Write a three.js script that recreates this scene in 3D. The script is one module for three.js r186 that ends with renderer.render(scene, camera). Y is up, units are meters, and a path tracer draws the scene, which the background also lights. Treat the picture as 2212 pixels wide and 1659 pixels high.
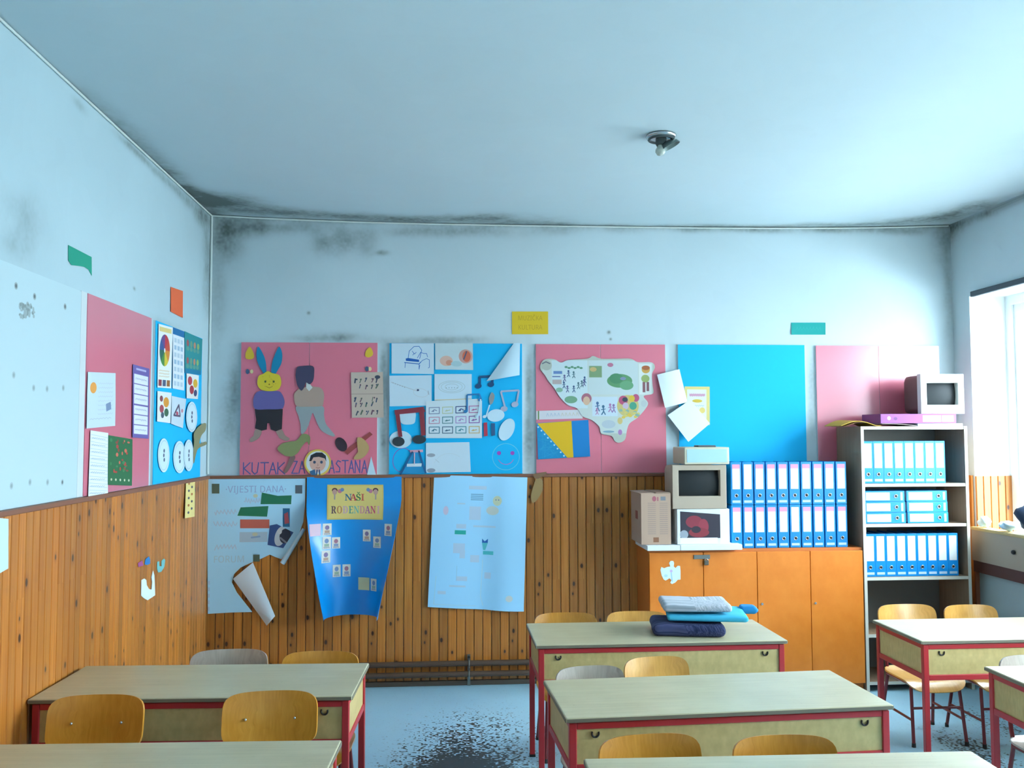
import * as THREE from 'three';
import { RectAreaLightUniformsLib } from 'three/addons/lights/RectAreaLightUniformsLib.js';
import { RoundedBoxGeometry } from 'three/addons/geometries/RoundedBoxGeometry.js';
import { mergeGeometries, mergeVertices } from 'three/addons/utils/BufferGeometryUtils.js';

// ---------------------------------------------------------------- camera, sky, light, exposure
const IW = 2212, IH = 1659, FOC = 1960.6, YAW = 0.07066, PITCH = 0.0561, ROLL = 0.00277, CAMY = 1.87;
const scene = new THREE.Scene();
const camera = new THREE.PerspectiveCamera(2 * Math.atan(IH / 2 / FOC) * 180 / Math.PI, IW / IH, 0.05, 100);
camera.position.set(0, CAMY, 0);
camera.rotation.order = 'YXZ';
camera.rotation.set(PITCH, -YAW, -ROLL);
scene.add(camera);
const renderer = new THREE.WebGLRenderer({ antialias: true });
renderer.toneMapping = THREE.LinearToneMapping;
renderer.toneMappingExposure = 1.14;
renderer.shadowMap.enabled = true;
const SKY = new THREE.Color().setRGB(0.92, 1.0, 1.04);
scene.background = SKY.clone();
scene.backgroundIntensity = 16;                       // overcast daylight outside the windows
RectAreaLightUniformsLib.init();
const D = 6.946, XL = -1.795, XR = 4.025, ZF = 2.1;   // back wall, left wall, right wall, front wall
const SILL = 0.98, HEAD = 2.93, WALLT = 0.36;
const WINDOWS = [[-6.71, -4.75], [-4.1, -2.14], [-1.35, -0.45]];
for (const [a, b] of WINDOWS) {
  const l = new THREE.RectAreaLight(SKY, 17, b - a + 0.3, 1.9);   // the bright sky seen from inside, above the horizon
  l.position.set(XR + WALLT + 0.75, HEAD - 0.25, (a + b) / 2);
  l.lookAt(XR - 2.4, 1.3, (a + b) / 2);
  scene.add(l);
}

// ---------------------------------------------------------------- helpers
function ray(px, py) {
  let a = (px - IW / 2) / FOC, b = -(py - IH / 2) / FOC;
  let c = Math.cos(ROLL), s = Math.sin(ROLL); const r = c * a + s * b, u = -s * a + c * b;
  c = Math.cos(PITCH); s = Math.sin(PITCH); const f2 = c - s * u, u2 = s + c * u;
  c = Math.cos(YAW); s = Math.sin(YAW);
  return [s * f2 + c * r, u2, -c * f2 + s * r];
}
const V = (x, y, z) => new THREE.Vector3(x, y, z);
const onZ = (px, py, z = -D) => { const d = ray(px, py), t = z / d[2]; return V(t * d[0], CAMY + t * d[1], z); };
const onX = (px, py, x = XL) => { const d = ray(px, py), t = x / d[0]; return V(x, CAMY + t * d[1], t * d[2]); };
const onY = (px, py, y = 0) => { const d = ray(px, py), t = (y - CAMY) / d[1]; return V(t * d[0], y, t * d[2]); };
let seed = 7;
const rnd = () => { seed = (seed * 1664525 + 1013904223) >>> 0; return seed / 4294967296; };
const rr = (a, b) => a + (b - a) * rnd();
const hash = (x, y, k) => { let h = (x * 374761393 + y * 668265263 + k * 974711) | 0; h = Math.imul(h ^ (h >>> 13), 1274126177); return ((h ^ (h >>> 16)) >>> 0) / 4294967296; };
function vnoise(x, y, k = 0) {
  const xi = Math.floor(x), yi = Math.floor(y); let fx = x - xi, fy = y - yi;
  fx = fx * fx * (3 - 2 * fx); fy = fy * fy * (3 - 2 * fy);
  const a = hash(xi, yi, k), b = hash(xi + 1, yi, k), c = hash(xi, yi + 1, k), d = hash(xi + 1, yi + 1, k);
  return a + (b - a) * fx + (c - a) * fy + (a - b - c + d) * fx * fy;
}
const fbm = (x, y, k = 0, o = 4) => { let s = 0, a = 0.5, t = 0; for (let i = 0; i < o; i++) { s += a * vnoise(x, y, k + i); t += a; x *= 2.03; y *= 2.03; a *= 0.55; } return s / t; };
const clamp = (x, a = 0, b = 1) => Math.min(b, Math.max(a, x));
const sstep = (a, b, x) => { x = clamp((x - a) / (b - a)); return x * x * (3 - 2 * x); };

const used = new Map();
const numbered = (n) => { const k = used.get(n) || 0; used.set(n, k + 1); return k ? n + '_' + String(k).padStart(3, '0') : n; };
function shade(o) { o.castShadow = true; o.receiveShadow = true; return o; }
function tag(o, label, category, group, kind) { o.userData = { label, category }; if (group) o.userData.group = group; if (kind) o.userData.kind = kind; return o; }
function thing(name, label, category, pos = V(0, 0, 0), turn = 0, group) {
  const g = new THREE.Group(); g.name = numbered(name); scene.add(g); g.position.copy(pos); g.rotation.y = turn; return tag(g, label, category, group);
}
function part(name, geo, mat, parent) { const m = shade(new THREE.Mesh(geo, mat)); m.name = name; parent.add(m); return m; }
function single(name, label, category, geo, mat, pos = V(0, 0, 0), group) {
  const m = shade(new THREE.Mesh(geo, mat)); m.name = numbered(name); m.position.copy(pos); scene.add(m); return tag(m, label, category, group);
}
function struct(name, geo, mat, pos = V(0, 0, 0)) { const m = shade(new THREE.Mesh(geo, mat)); m.name = name; m.position.copy(pos); m.userData = { kind: 'structure' }; scene.add(m); return m; }
function copy(o, label) { const c = o.clone(); c.name = numbered(o.name.replace(/_\d{3}$/, '')); scene.add(c); if (label) c.userData = { ...o.userData, label }; return c; }
const box = (w, h, d, x = 0, y = 0, z = 0) => new THREE.BoxGeometry(w, h, d).translate(x, y, z);
const rbox = (w, h, d, r, x = 0, y = 0, z = 0, s = 2) => new RoundedBoxGeometry(w, h, d, s, r).translate(x, y, z);
const lin = (r, g, b) => new THREE.Color().setRGB(r, g, b);
function mat(c, rough = 0.8, o = {}) { return new THREE.MeshPhysicalMaterial({ color: c instanceof THREE.Color ? c : new THREE.Color(c), roughness: rough, ...o }); }
const tmat = (map, rough = 0.8, o = {}) => new THREE.MeshPhysicalMaterial({ map, roughness: rough, ...o });
function tubeGeo(pts, r, seg = 24, rad = 8, closed = false, tension = 0.0) {
  const path = new THREE.CurvePath();
  if (pts.length === 2) return new THREE.TubeGeometry(new THREE.LineCurve3(pts[0], pts[1]), 1, r, rad);
  return new THREE.TubeGeometry(new THREE.CatmullRomCurve3(pts, closed, 'catmullrom', tension || 0.2), seg, r, rad, closed);
}
// a canvas painted in its own units (u by v), s pixels per unit
function art(w, h, s, draw) {
  const c = document.createElement('canvas'); c.width = Math.max(8, Math.round(w * s)); c.height = Math.max(8, Math.round(h * s));
  const g = c.getContext('2d'); g.scale(c.width / w, c.height / h); g.lineCap = 'round'; g.lineJoin = 'round'; draw(g, w, h);
  const t = new THREE.CanvasTexture(c); t.colorSpace = THREE.SRGBColorSpace; return t;
}
function pixels(w, h, fn, repeat) {
  const a = new Uint8Array(w * h * 4);
  for (let y = 0; y < h; y++) for (let x = 0; x < w; x++) { const c = fn(x / w, y / h, x, y), i = (y * w + x) * 4; a[i] = clamp(c[0], 0, 255); a[i + 1] = clamp(c[1], 0, 255); a[i + 2] = clamp(c[2], 0, 255); a[i + 3] = 255; }
  const t = new THREE.DataTexture(a, w, h); t.colorSpace = THREE.SRGBColorSpace; t.magFilter = THREE.LinearFilter; t.minFilter = THREE.LinearFilter;
  if (repeat) t.wrapS = t.wrapT = THREE.RepeatWrapping;
  t.needsUpdate = true; return t;
}
const line = (g, pts, w, c) => { g.strokeStyle = c; g.lineWidth = w; g.beginPath(); pts.forEach((p, i) => i ? g.lineTo(p[0], p[1]) : g.moveTo(p[0], p[1])); g.stroke(); };
const poly = (g, pts, c) => { g.fillStyle = c; g.beginPath(); pts.forEach((p, i) => i ? g.lineTo(p[0], p[1]) : g.moveTo(p[0], p[1])); g.closePath(); g.fill(); };
const dot = (g, x, y, rx, ry, c, a = 0) => { g.fillStyle = c; g.beginPath(); g.ellipse(x, y, rx, ry, a, 0, 7); g.fill(); };
const rect = (g, x, y, w, h, c) => { g.fillStyle = c; g.fillRect(x, y, w, h); };
function write(g, t, x, y, size, c, o = {}) { g.save(); g.translate(x, y); g.scale(o.sx || 1, 1); g.rotate(o.rot || 0); g.font = (o.bold ? 'bold ' : '') + size + 'px ' + (o.font || 'sans-serif'); g.textAlign = o.align || 'center'; g.textBaseline = 'middle'; g.fillStyle = c; g.fillText(t, 0, 0); g.restore(); }

// a thin sheet: P(u, v) gives its face (u to the right, v upwards), thickness t behind the face
function slab(P, t, nx, ny) {
  const pos = [], uv = [], idx = [], e = 1e-3;
  const nrm = (u, v) => { const a = P(clamp(u + e), v).sub(P(clamp(u - e), v)), b = P(u, clamp(v + e)).sub(P(u, clamp(v - e))); return a.cross(b).normalize(); };
  const F = [], B = [];
  for (let j = 0; j <= ny; j++) for (let i = 0; i <= nx; i++) { const u = i / nx, v = j / ny, p = P(u, v), q = p.clone().addScaledVector(nrm(u, v), -t); F.push([p, u, v]); B.push([q, u, v]); }
  const add = (r) => { pos.push(r[0].x, r[0].y, r[0].z); uv.push(r[1], r[2]); return pos.length / 3 - 1; };
  const f0 = F.map(add), b0 = B.map(add), at = (i, j) => j * (nx + 1) + i;
  for (let j = 0; j < ny; j++) for (let i = 0; i < nx; i++) {
    const a = at(i, j), b = at(i + 1, j), c = at(i + 1, j + 1), d = at(i, j + 1);
    idx.push(f0[a], f0[b], f0[c], f0[a], f0[c], f0[d], b0[a], b0[c], b0[b], b0[a], b0[d], b0[c]);
  }
  const edge = (l) => { for (let k = 0; k + 1 < l.length; k++) { const a = add(F[l[k]]), b = add(F[l[k + 1]]), c = add(B[l[k + 1]]), d = add(B[l[k]]); idx.push(a, d, c, a, c, b); } };
  const R = (n) => [...Array(n + 1).keys()];
  edge(R(nx).map((i) => at(i, 0))); edge(R(ny).map((j) => at(nx, j))); edge(R(nx).map((i) => at(nx - i, ny))); edge(R(ny).map((j) => at(0, ny - j)));
  const g = new THREE.BufferGeometry(); g.setAttribute('position', new THREE.Float32BufferAttribute(pos, 3)); g.setAttribute('uv', new THREE.Float32BufferAttribute(uv, 2)); g.setIndex(idx); g.computeVertexNormals(); return g;
}
// a sheet from four corners (top left, top right, bottom right, bottom left), lifted off along n by lift(u, v)
function quad(c, n, t = 0.001, nx = 8, ny = 8, lift = null) {
  return slab((u, v) => { const a = c[3].clone().lerp(c[2], u), b = c[0].clone().lerp(c[1], u); a.lerp(b, v); if (lift) a.addScaledVector(n, lift(u, v)); return a; }, t, lift ? nx : 1, lift ? ny : 1);
}
const NB = V(0, 0, 1), NL = V(1, 0, 0);
const centre = (pts) => { const b = new THREE.Box3().setFromPoints(pts); const c = b.getCenter(V(0, 0, 0)); c.y = b.min.y; return c; };
const wavy = (k, amp) => (u, v) => amp * (0.25 + fbm(u * 2.2 + k, v * 2.2, k, 2) * 0.6 + Math.pow(Math.abs(u - 0.5) * 2, 3) * 0.5 * (1 - v));
// paper on the back wall, corners as photo pixels, off = distance of its face from the wall
function sheetB(name, label, category, px, off, m, o = {}) {
  const c = px.map(([x, y]) => onZ(x, y, -D + off)), at = centre(c); c.forEach((p) => p.sub(at));
  return single(name, label, category, quad(c, NB, o.t || 0.001, 10, 10, o.lift === undefined ? wavy(px[0][0] % 13, 0.004) : o.lift), m, at, o.group);
}
function sheetL(name, label, category, px, off, m, o = {}) {
  const c = px.map(([x, y]) => onX(x, y, XL + off)), at = centre(c); c.forEach((p) => p.sub(at));
  return single(name, label, category, quad(c, NL, o.t || 0.001, 10, 10, o.lift === undefined ? wavy(px[0][0] % 13, 0.004) : o.lift), m, at, o.group);
}
const R4 = (x0, y0, x1, y1) => [[x0, y0], [x1, y0], [x1, y1], [x0, y1]];
// a shape cut out of card lying flat on the back wall, outline in photo pixels
function cutGeo(px, z, at, depth, smooth, plane = 'B') {
  let p = px.map(([x, y]) => { const q = plane === 'B' ? onZ(x, y, z) : onX(x, y, z); return plane === 'B' ? new THREE.Vector2(q.x - at.x, q.y - at.y) : new THREE.Vector2(-(q.z - at.z), q.y - at.y); });
  if (THREE.ShapeUtils.isClockWise(p)) p.reverse();
  if (smooth) p = new THREE.SplineCurve([...p, p[0]]).getPoints(p.length * 4).slice(0, -1);
  const g = new THREE.ExtrudeGeometry(new THREE.Shape(p), { depth, bevelEnabled: false, curveSegments: 4 });
  g.computeBoundingBox(); const b = g.boundingBox, uv = g.attributes.uv, ps = g.attributes.position;
  for (let i = 0; i < uv.count; i++) uv.setXY(i, (ps.getX(i) - b.min.x) / (b.max.x - b.min.x), (ps.getY(i) - b.min.y) / (b.max.y - b.min.y));
  if (plane === 'L') g.rotateY(Math.PI / 2);
  return g;
}
function cutB(name, label, category, px, off, m, o = {}) {
  const q = px.map(([x, y]) => onZ(x, y, -D + off)), at = centre(q);
  return single(name, label, category, cutGeo(px, -D + off, at, o.t || 0.003, o.smooth !== false), m, at, o.group);
}
function cutL(name, label, category, px, off, m, o = {}) {
  const q = px.map(([x, y]) => onX(x, y, XL + off)), at = centre(q);
  return single(name, label, category, cutGeo(px, XL + off, at, o.t || 0.003, o.smooth !== false, 'L'), m, at, o.group);
}
const oval = (cx, cy, rx, ry, a = 0, n = 14) => [...Array(n).keys()].map((i) => { const t = i / n * 2 * Math.PI, x = rx * Math.cos(t), y = ry * Math.sin(t); return [cx + x * Math.cos(a) - y * Math.sin(a), cy + x * Math.sin(a) + y * Math.cos(a)]; });
const crop = (x0, y0, s) => (pts) => pts.map(([x, y]) => [x0 + x * s, y0 + y * s]);
const cA = crop(480, 640, 0.2471), cB = crop(820, 640, 0.2471), cC = crop(1140, 640, 0.2472), cP = crop(380, 1000, 0.2411), cL = crop(0, 480, 0.3859);

// ---------------------------------------------------------------- materials
const woodTex = [0, 1, 2, 3, 4].map((k) => pixels(48, 768, (u, v) => {
  const x = u * 0.065, y = v * 1.5; let g = fbm(x * 420 + k * 9, y * 4 + k * 31, k * 7, 3), f = fbm(x * 90, y * 2.2, k + 40, 3);
  let c = [196 + 34 * (f - 0.5) + 30 * (g - 0.5), 122 + 42 * (f - 0.5) + 30 * (g - 0.5), 46 + 40 * (f - 0.5) + 22 * (g - 0.5)];
  for (let n = 0; n < 3; n++) {
    if (hash(n, k, 5) < 0.45) continue;
    const ky = hash(n, k, 6) * 1.4 + 0.05, kx = 0.012 + hash(n, k, 8) * 0.04, rs = 0.005 + hash(n, k, 9) * 0.007;
    const d = Math.hypot((x - kx) / rs, (y - ky) / (rs * 1.7)) + 0.4 * (g - 0.5), m = 1 - sstep(0.7, 1.25, d), w = (1 - sstep(1, 3.2, d)) * 0.35;
    c = c.map((q, i) => q * (1 - w) + [150, 84, 36][i] * w); c = c.map((q, i) => q * (1 - m) + [72, 42, 24][i] * m);
  }
  const s = [1, 0.93, 1.05, 0.97, 0.88][k]; return c.map((q) => q * s);
}));
const plankMats = woodTex.map((t) => tmat(t, 0.42, { clearcoat: 0.25, clearcoatRoughness: 0.35 }));
const M = {
  trim: mat('#8a5a44', 0.5), pipe: mat('#5a4436', 0.5), pipeMetal: mat('#7f8480', 0.4, { metalness: 0.6 }),
  pink: mat('#e2788c', 0.3, { clearcoat: 1, clearcoatRoughness: 0.26 }), blue: mat('#00b8ee', 0.8),
  white: mat('#cfd8da', 0.7), paper: mat('#c6dfec', 0.85), sheet: mat('#e6eff4', 0.8), paperBack: mat('#e2eef6', 0.85),
  red: mat('#b82c30', 0.38), redDark: mat('#7c2228', 0.38, { clearcoat: 0.3 }), edge: mat('#77705e', 0.6), hook: mat('#3c3a38', 0.4, { metalness: 0.6 }),
  orange: null, binder: mat('#0088d4', 0.35), binderEdge: mat('#0b4f94', 0.4), label: mat('#eef0f0', 0.8), pinkStrip: mat('#e79ab4', 0.8), ring: mat('#c8ccd0', 0.25, { metalness: 0.9 }), hole: mat('#10151c', 0.6),
  chrome: mat('#b9bcbc', 0.25, { metalness: 0.85 }), glass: new THREE.MeshPhysicalMaterial({ color: '#f4fbff', transmission: 1, thickness: 0, roughness: 0.02, ior: 1.45 }),
  frame: mat('#e8eef0', 0.45), dark: mat('#3e4a55', 0.6),
};
const ply = (base, k) => tmat(pixels(256, 128, (u, v) => { const g = fbm(u * 60 + k, v * 3 + k * 3, k, 3), f = fbm(u * 5, v * 2, k + 9, 3); return base.map((b, i) => b + (g - 0.5) * 22 + (f - 0.5) * [26, 30, 26][i]); }), 0.28, { clearcoat: 0.5, clearcoatRoughness: 0.2 });
const plyGold = [0, 1, 2].map((k) => ply([[206, 140, 46], [216, 150, 54], [228, 168, 84]][k], k * 5 + 1)), plyGrey = ply([176, 164, 150], 31);
const deskTex = [0, 1].map((k) => pixels(512, 256, (u, v) => {
  const g = fbm(u * 6 + k * 7, v * 90, 50 + k, 3), f = fbm(u * 9, v * 5, 60 + k, 4), s = vnoise(u * 160, v * 80, 70 + k) > 0.93 ? -10 : 0; return [192 + 22 * (g - 0.5) + 16 * (f - 0.5) + s, 184 + 20 * (g - 0.5) + 18 * (f - 0.5) + s, 150 + 18 * (g - 0.5) + 20 * (f - 0.5) + s];
}));
const deskTop = deskTex.map((t) => tmat(t, 0.34, { clearcoat: 0.2, clearcoatRoughness: 0.3 }));
const deskPanel = tmat(pixels(256, 128, (u, v) => { const g = fbm(u * 70, v * 4, 80, 3), f = fbm(u * 5, v * 3, 83, 3); return [196 + 26 * (g - 0.5) + 20 * (f - 0.5), 172 + 24 * (g - 0.5) + 20 * (f - 0.5), 112 + 20 * (g - 0.5) + 20 * (f - 0.5)]; }), 0.5);
M.orange = tmat(pixels(128, 256, (u, v) => { const f = fbm(u * 6, v * 12, 90, 4); return [232 + 14 * (f - 0.5), 130 + 18 * (f - 0.5), 34 + 20 * (f - 0.5)]; }), 0.45);
const shelfMat = tmat(pixels(128, 512, (u, v) => { const g = fbm(u * 40, v * 6, 95, 3); return [158 + 24 * (g - 0.5), 130 + 22 * (g - 0.5), 104 + 20 * (g - 0.5)]; }), 0.5);
const shelfEdge = mat('#d9d3c4', 0.5), shelfBack = mat('#7d7a74', 0.7), cardboard = mat('#b79a86', 0.85);

// ---------------------------------------------------------------- the room
const WALLCOL = [200, 216, 222], MOLD = [74, 84, 80];
const mixc = (a, b, k) => a.map((q, i) => q * (1 - k) + b[i] * k);
const hc = (x) => 3.503 + 0.045 * Math.pow(Math.abs(x - 1.1) / 2.9, 3);
// mould: a list of blobs [px, py, rx, ry, strength] in photo pixels, broken up by noise
function blobs(list, conv) { return list.map(([px, py, rx, ry, s]) => { const a = conv(px, py), b = conv(px + rx, py), c = conv(px, py + ry); return [a[0], a[1], Math.hypot(a[0] - b[0], a[1] - b[1]) || 0.02, Math.hypot(a[0] - c[0], a[1] - c[1]) || 0.02, s]; }); }
const stain = (x, y, list, k) => { let d = 0; const w = (fbm(x * 3.5, y * 3.5, k, 3) - 0.5) * 0.7, w2 = (fbm(x * 3.5 + 9, y * 3.5, k, 3) - 0.5) * 0.7; for (const [cx, cy, rx, ry, s] of list) { const dx = (x - cx + w * rx * 1.3) / rx, dy = (y - cy + w2 * ry * 1.3) / ry, q = dx * dx + dy * dy; if (q < 4) d += s * Math.exp(-q * 1.3); } return d; };
const grainy = (d, x, y, k) => clamp(d * 0.62 * (0.5 + 1.0 * fbm(x * 12, y * 12, k, 4)) * (0.8 + 0.4 * vnoise(x * 60, y * 60, k + 3)), 0, 0.8);
const backStains = blobs([[490, 520, 35, 50, 0.85], [470, 640, 20, 130, 0.25], [540, 490, 60, 22, 0.7], [640, 495, 90, 16, 0.4], [700, 530, 30, 26, 0.5], [745, 525, 25, 30, 0.55], [790, 520, 25, 30, 0.5], [826, 546, 14, 6, 0.7], [900, 500, 80, 12, 0.4], [1020, 500, 90, 14, 0.5], [1200, 500, 60, 12, 0.3], [1330, 500, 50, 8, 0.2], [1500, 497, 60, 7, 0.35], [1640, 498, 70, 7, 0.45], [1790, 497, 70, 7, 0.45], [1930, 500, 70, 9, 0.5], [2040, 520, 30, 50, 0.6], [2046, 640, 12, 100, 0.3],
  [730, 728, 60, 12, 0.5], [690, 733, 70, 8, 0.35], [950, 735, 110, 9, 0.5], [505, 850, 16, 90, 0.5], [490, 900, 26, 90, 0.3], [828, 800, 9, 60, 0.6], [827, 930, 10, 80, 0.7], [1142, 830, 9, 90, 0.6], [1143, 960, 12, 60, 0.7], [1450, 870, 9, 120, 0.25], [1752, 860, 10, 100, 0.35], [666, 676, 4, 4, 0.8], [1314, 718, 4, 4, 0.9], [1318, 733, 3, 3, 0.8]], (px, py) => { const p = onZ(px, py); return [p.x, p.y]; });
const WH = 3.75;
const backTex = pixels(1400, 896, (u, v) => { const x = XL + u * (XR - XL), y = v * WH; const d = stain(x, y, backStains, 11), line = Math.exp(-Math.pow((hc(x) - y) / 0.028, 2)) * (0.25 + 0.6 * fbm(x * 2.3, 1, 21, 3)); const f = fbm(x * 1.3, y * 1.3, 13, 4) - 0.5; return mixc(WALLCOL.map((c) => c + 12 * f), MOLD, grainy(d + line * 0.9, x, y, 15)); });
const leftStains = blobs([[440, 470, 18, 20, 0.8], [447, 560, 10, 110, 0.5], [400, 425, 40, 16, 0.5], [330, 365, 50, 10, 0.35], [290, 325, 30, 8, 0.5], [170, 225, 14, 12, 0.35], [60, 480, 45, 60, 0.28], [40, 540, 50, 40, 0.22], [360, 700, 30, 10, 0.15], [290, 624, 3, 4, 0.6]], (px, py) => { const p = onX(px, py); return [-p.z, p.y]; });
const leftTex = pixels(1500, 640, (u, v) => { const z = -ZF + u * (D + ZF), y = v * WH; const d = stain(z, y, leftStains, 31), f = fbm(z * 1.2, y * 1.2, 33, 4) - 0.5; return mixc([184, 206, 213].map((c) => c + 12 * f), MOLD, grainy(d, z, y, 35)); });
const ceilStains = blobs([[450, 440, 40, 14, 1.1], [500, 445, 70, 14, 0.9], [600, 462, 110, 10, 0.8], [760, 470, 130, 8, 0.7], [900, 474, 110, 8, 0.7], [1060, 474, 110, 12, 0.85], [1180, 483, 80, 7, 0.6], [1300, 486, 90, 5, 0.4], [1500, 488, 100, 5, 0.45], [1640, 489, 120, 5, 0.6], [1820, 488, 120, 5, 0.6], [1960, 484, 90, 8, 0.7], [2040, 474, 50, 12, 1.0], [2120, 452, 60, 12, 0.7], [412, 424, 30, 14, 0.7], [1250, 320, 3, 3, 0]], (px, py) => { const p = onY(px, py, 3.51); return [p.x, -p.z]; });
const ceilTex = pixels(900, 1400, (u, v) => { const x = XL + u * (XR - XL), z = -ZF + v * (D + ZF); const along = Math.exp(-Math.pow((x - XL) / 0.09, 2)) * (0.2 + 1.1 * fbm(z * 2.2, 3, 57, 3)) * sstep(4.0, 5.6, z), d = stain(x, z, ceilStains, 51) * (z > 3 ? 1 : 0) + along * 0.75, f = fbm(x * 0.9, z * 0.9, 53, 4) - 0.5; return mixc([196, 213, 219].map((c) => c + 10 * f), MOLD, grainy(d, x, z, 55)); });
// floor: pale blue-grey sheet, worn through in speckles
const wear = [[990, 1668, 115, 46, 1.7], [985, 1600, 60, 40, 0.35], [1020, 1600, 130, 60, 0.3], [1070, 1570, 80, 40, 0.16], [2110, 1625, 50, 45, 0.7], [2160, 1570, 45, 40, 0.45]].map(([px, py, rx, ry, s]) => { const a = onY(px, py), b = onY(px + rx, py), c = onY(px, py + ry * 0.9); return [a.x, -a.z, Math.abs(b.x - a.x), Math.abs(c.z - a.z) * 1.1, s]; });
const floorTex = pixels(1300, 2040, (u, v) => {
  const x = XL + u * (XR - XL), z = -ZF + v * (D + ZF), f = fbm(x * 1.6, z * 1.6, 61, 4) - 0.5, sp = vnoise(x * 95, z * 95, 63), fine = vnoise(x * 160, z * 160, 65);
  let d = 0; for (const [cx, cz, rx, rz, s] of wear) { const q = Math.pow((x - cx) / rx, 2) + Math.pow((z - cz) / rz, 2); if (q < 9) d += s * Math.exp(-q * 0.9); }
  let c = [180 + 20 * f, 224 + 18 * f, 244 + 11 * f]; if (fine > 0.9) c = c.map((q) => q - 18);
  const g = sp * 0.75 + fbm(x * 22, z * 22, 67, 3) * 0.25, hit = sstep(0.8 - d * 0.5, 0.9 - d * 0.46, g) * clamp(d * 6); return mixc(c, [42, 50, 54], hit * 0.95);
});
const ZC = (ZF - D) / 2, ZL = D + ZF, XC = (XL + XR) / 2, XW = XR - XL;
const wallBack = struct('wall_back', new THREE.BoxGeometry(XW, WH, 0.3), tmat(backTex, 0.9), V(XC, WH / 2, -D - 0.15));
const wallLeft = struct('wall_left', new THREE.BoxGeometry(0.3, WH, ZL + 0.6), tmat(leftTex, 0.9), V(XL - 0.15, WH / 2, ZC));
{ const uv = wallLeft.geometry.attributes.uv, n = wallLeft.geometry.attributes.normal; for (let i = 0; i < uv.count; i++) if (n.getX(i) > 0.5) uv.setX(i, (uv.getX(i) * (ZL + 0.6) - 0.3) / ZL); }
const floorM = tmat(floorTex, 0.42, { clearcoat: 0.15, clearcoatRoughness: 0.4 });
const floor = struct('floor', slab((u, v) => V(XL - 0.3 + u * 0 + u * (XW + 0.6), 0, ZF + 0.3 - v * (ZL + 0.6)), 0.2, 1, 1), floorM);
{ const uv = floor.geometry.attributes.uv, p = floor.geometry.attributes.position; for (let i = 0; i < uv.count; i++) uv.setXY(i, (p.getX(i) - XL) / XW, (ZF - p.getZ(i)) / ZL); }
const ceiling = struct('ceiling', slab((u, v) => { const x = XL - 0.3 + u * (XW + 1.0); return V(x, hc(clamp(x, XL, XR)), -D - 0.3 + v * (ZL + 0.6)); }, 0.25, 40, 1), tmat(ceilTex, 0.92));
{ const uv = ceiling.geometry.attributes.uv, p = ceiling.geometry.attributes.position; for (let i = 0; i < uv.count; i++) uv.setXY(i, (p.getX(i) - XL) / XW, (ZF - p.getZ(i)) / ZL); }
struct('wall_front', new THREE.BoxGeometry(XW, WH, 0.3), mat('#c8d8de', 0.9), V(XC, WH / 2, ZF + 0.15));
{ // right wall with three window openings
  const s = new THREE.Shape([[-D - 0.3, 0], [ZF + 0.3, 0], [ZF + 0.3, WH], [-D - 0.3, WH]].map((p) => new THREE.Vector2(-p[0], p[1])).reverse());
  for (const [a, b] of WINDOWS) s.holes.push(new THREE.Path([[a, SILL], [b, SILL], [b, HEAD], [a, HEAD]].map((p) => new THREE.Vector2(-p[0], p[1]))));
  const g = new THREE.ExtrudeGeometry(s, { depth: WALLT, bevelEnabled: false }); g.rotateY(Math.PI / 2);
  const rs = blobs([[2060, 500, 25, 30, 0.7], [2120, 468, 70, 12, 0.7], [2055, 640, 10, 90, 0.3]], (px, py) => { const p = onX(px, py, XR); return [-p.z, p.y]; });
  const t = pixels(1024, 400, (u, v) => { const z = 4 + u * 3.2, y = 1.2 + v * 2.55, f = fbm(z * 1.2, y * 1.2, 133, 4) - 0.5; return mixc([200, 216, 222].map((c) => c + 10 * f), MOLD, grainy(stain(z, y, rs, 131), z, y, 135)); });
  const uv = g.attributes.uv, p = g.attributes.position; for (let i = 0; i < uv.count; i++) uv.setXY(i, clamp((-p.getZ(i) - 4) / 3.2, 0, 1), clamp((p.getY(i) - 1.2) / 2.55, 0, 1));
  struct('wall_right', g, [tmat(t, 0.9), mat('#f0f4f4', 0.7)], V(XR, 0, 0));
}
struct('ground_outside', new THREE.BoxGeometry(60, 0.2, 80), mat('#c2c4bf', 0.95), V(XR + WALLT + 30.2, -1.0, -4));
// wood cladding, one board at a time
const HW = 1.555, PW = 0.0655;
const plankShape = (w, h, t = 0.014) => { const s = new THREE.Shape([[-w / 2, 0], [w / 2, 0], [w / 2, t * 0.55], [w / 2 - 0.004, t], [-w / 2 + 0.004, t], [-w / 2, t * 0.55]].map((p) => new THREE.Vector2(p[0], p[1]))); const g = new THREE.ExtrudeGeometry(s, { depth: h, bevelEnabled: false }); g.rotateX(-Math.PI / 2); const uv = g.attributes.uv, p = g.attributes.position; for (let i = 0; i < uv.count; i++) uv.setXY(i, (p.getX(i) + w / 2) / w, p.getY(i) / 1.5); g.translate(0, 0, 0); return g; };
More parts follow.
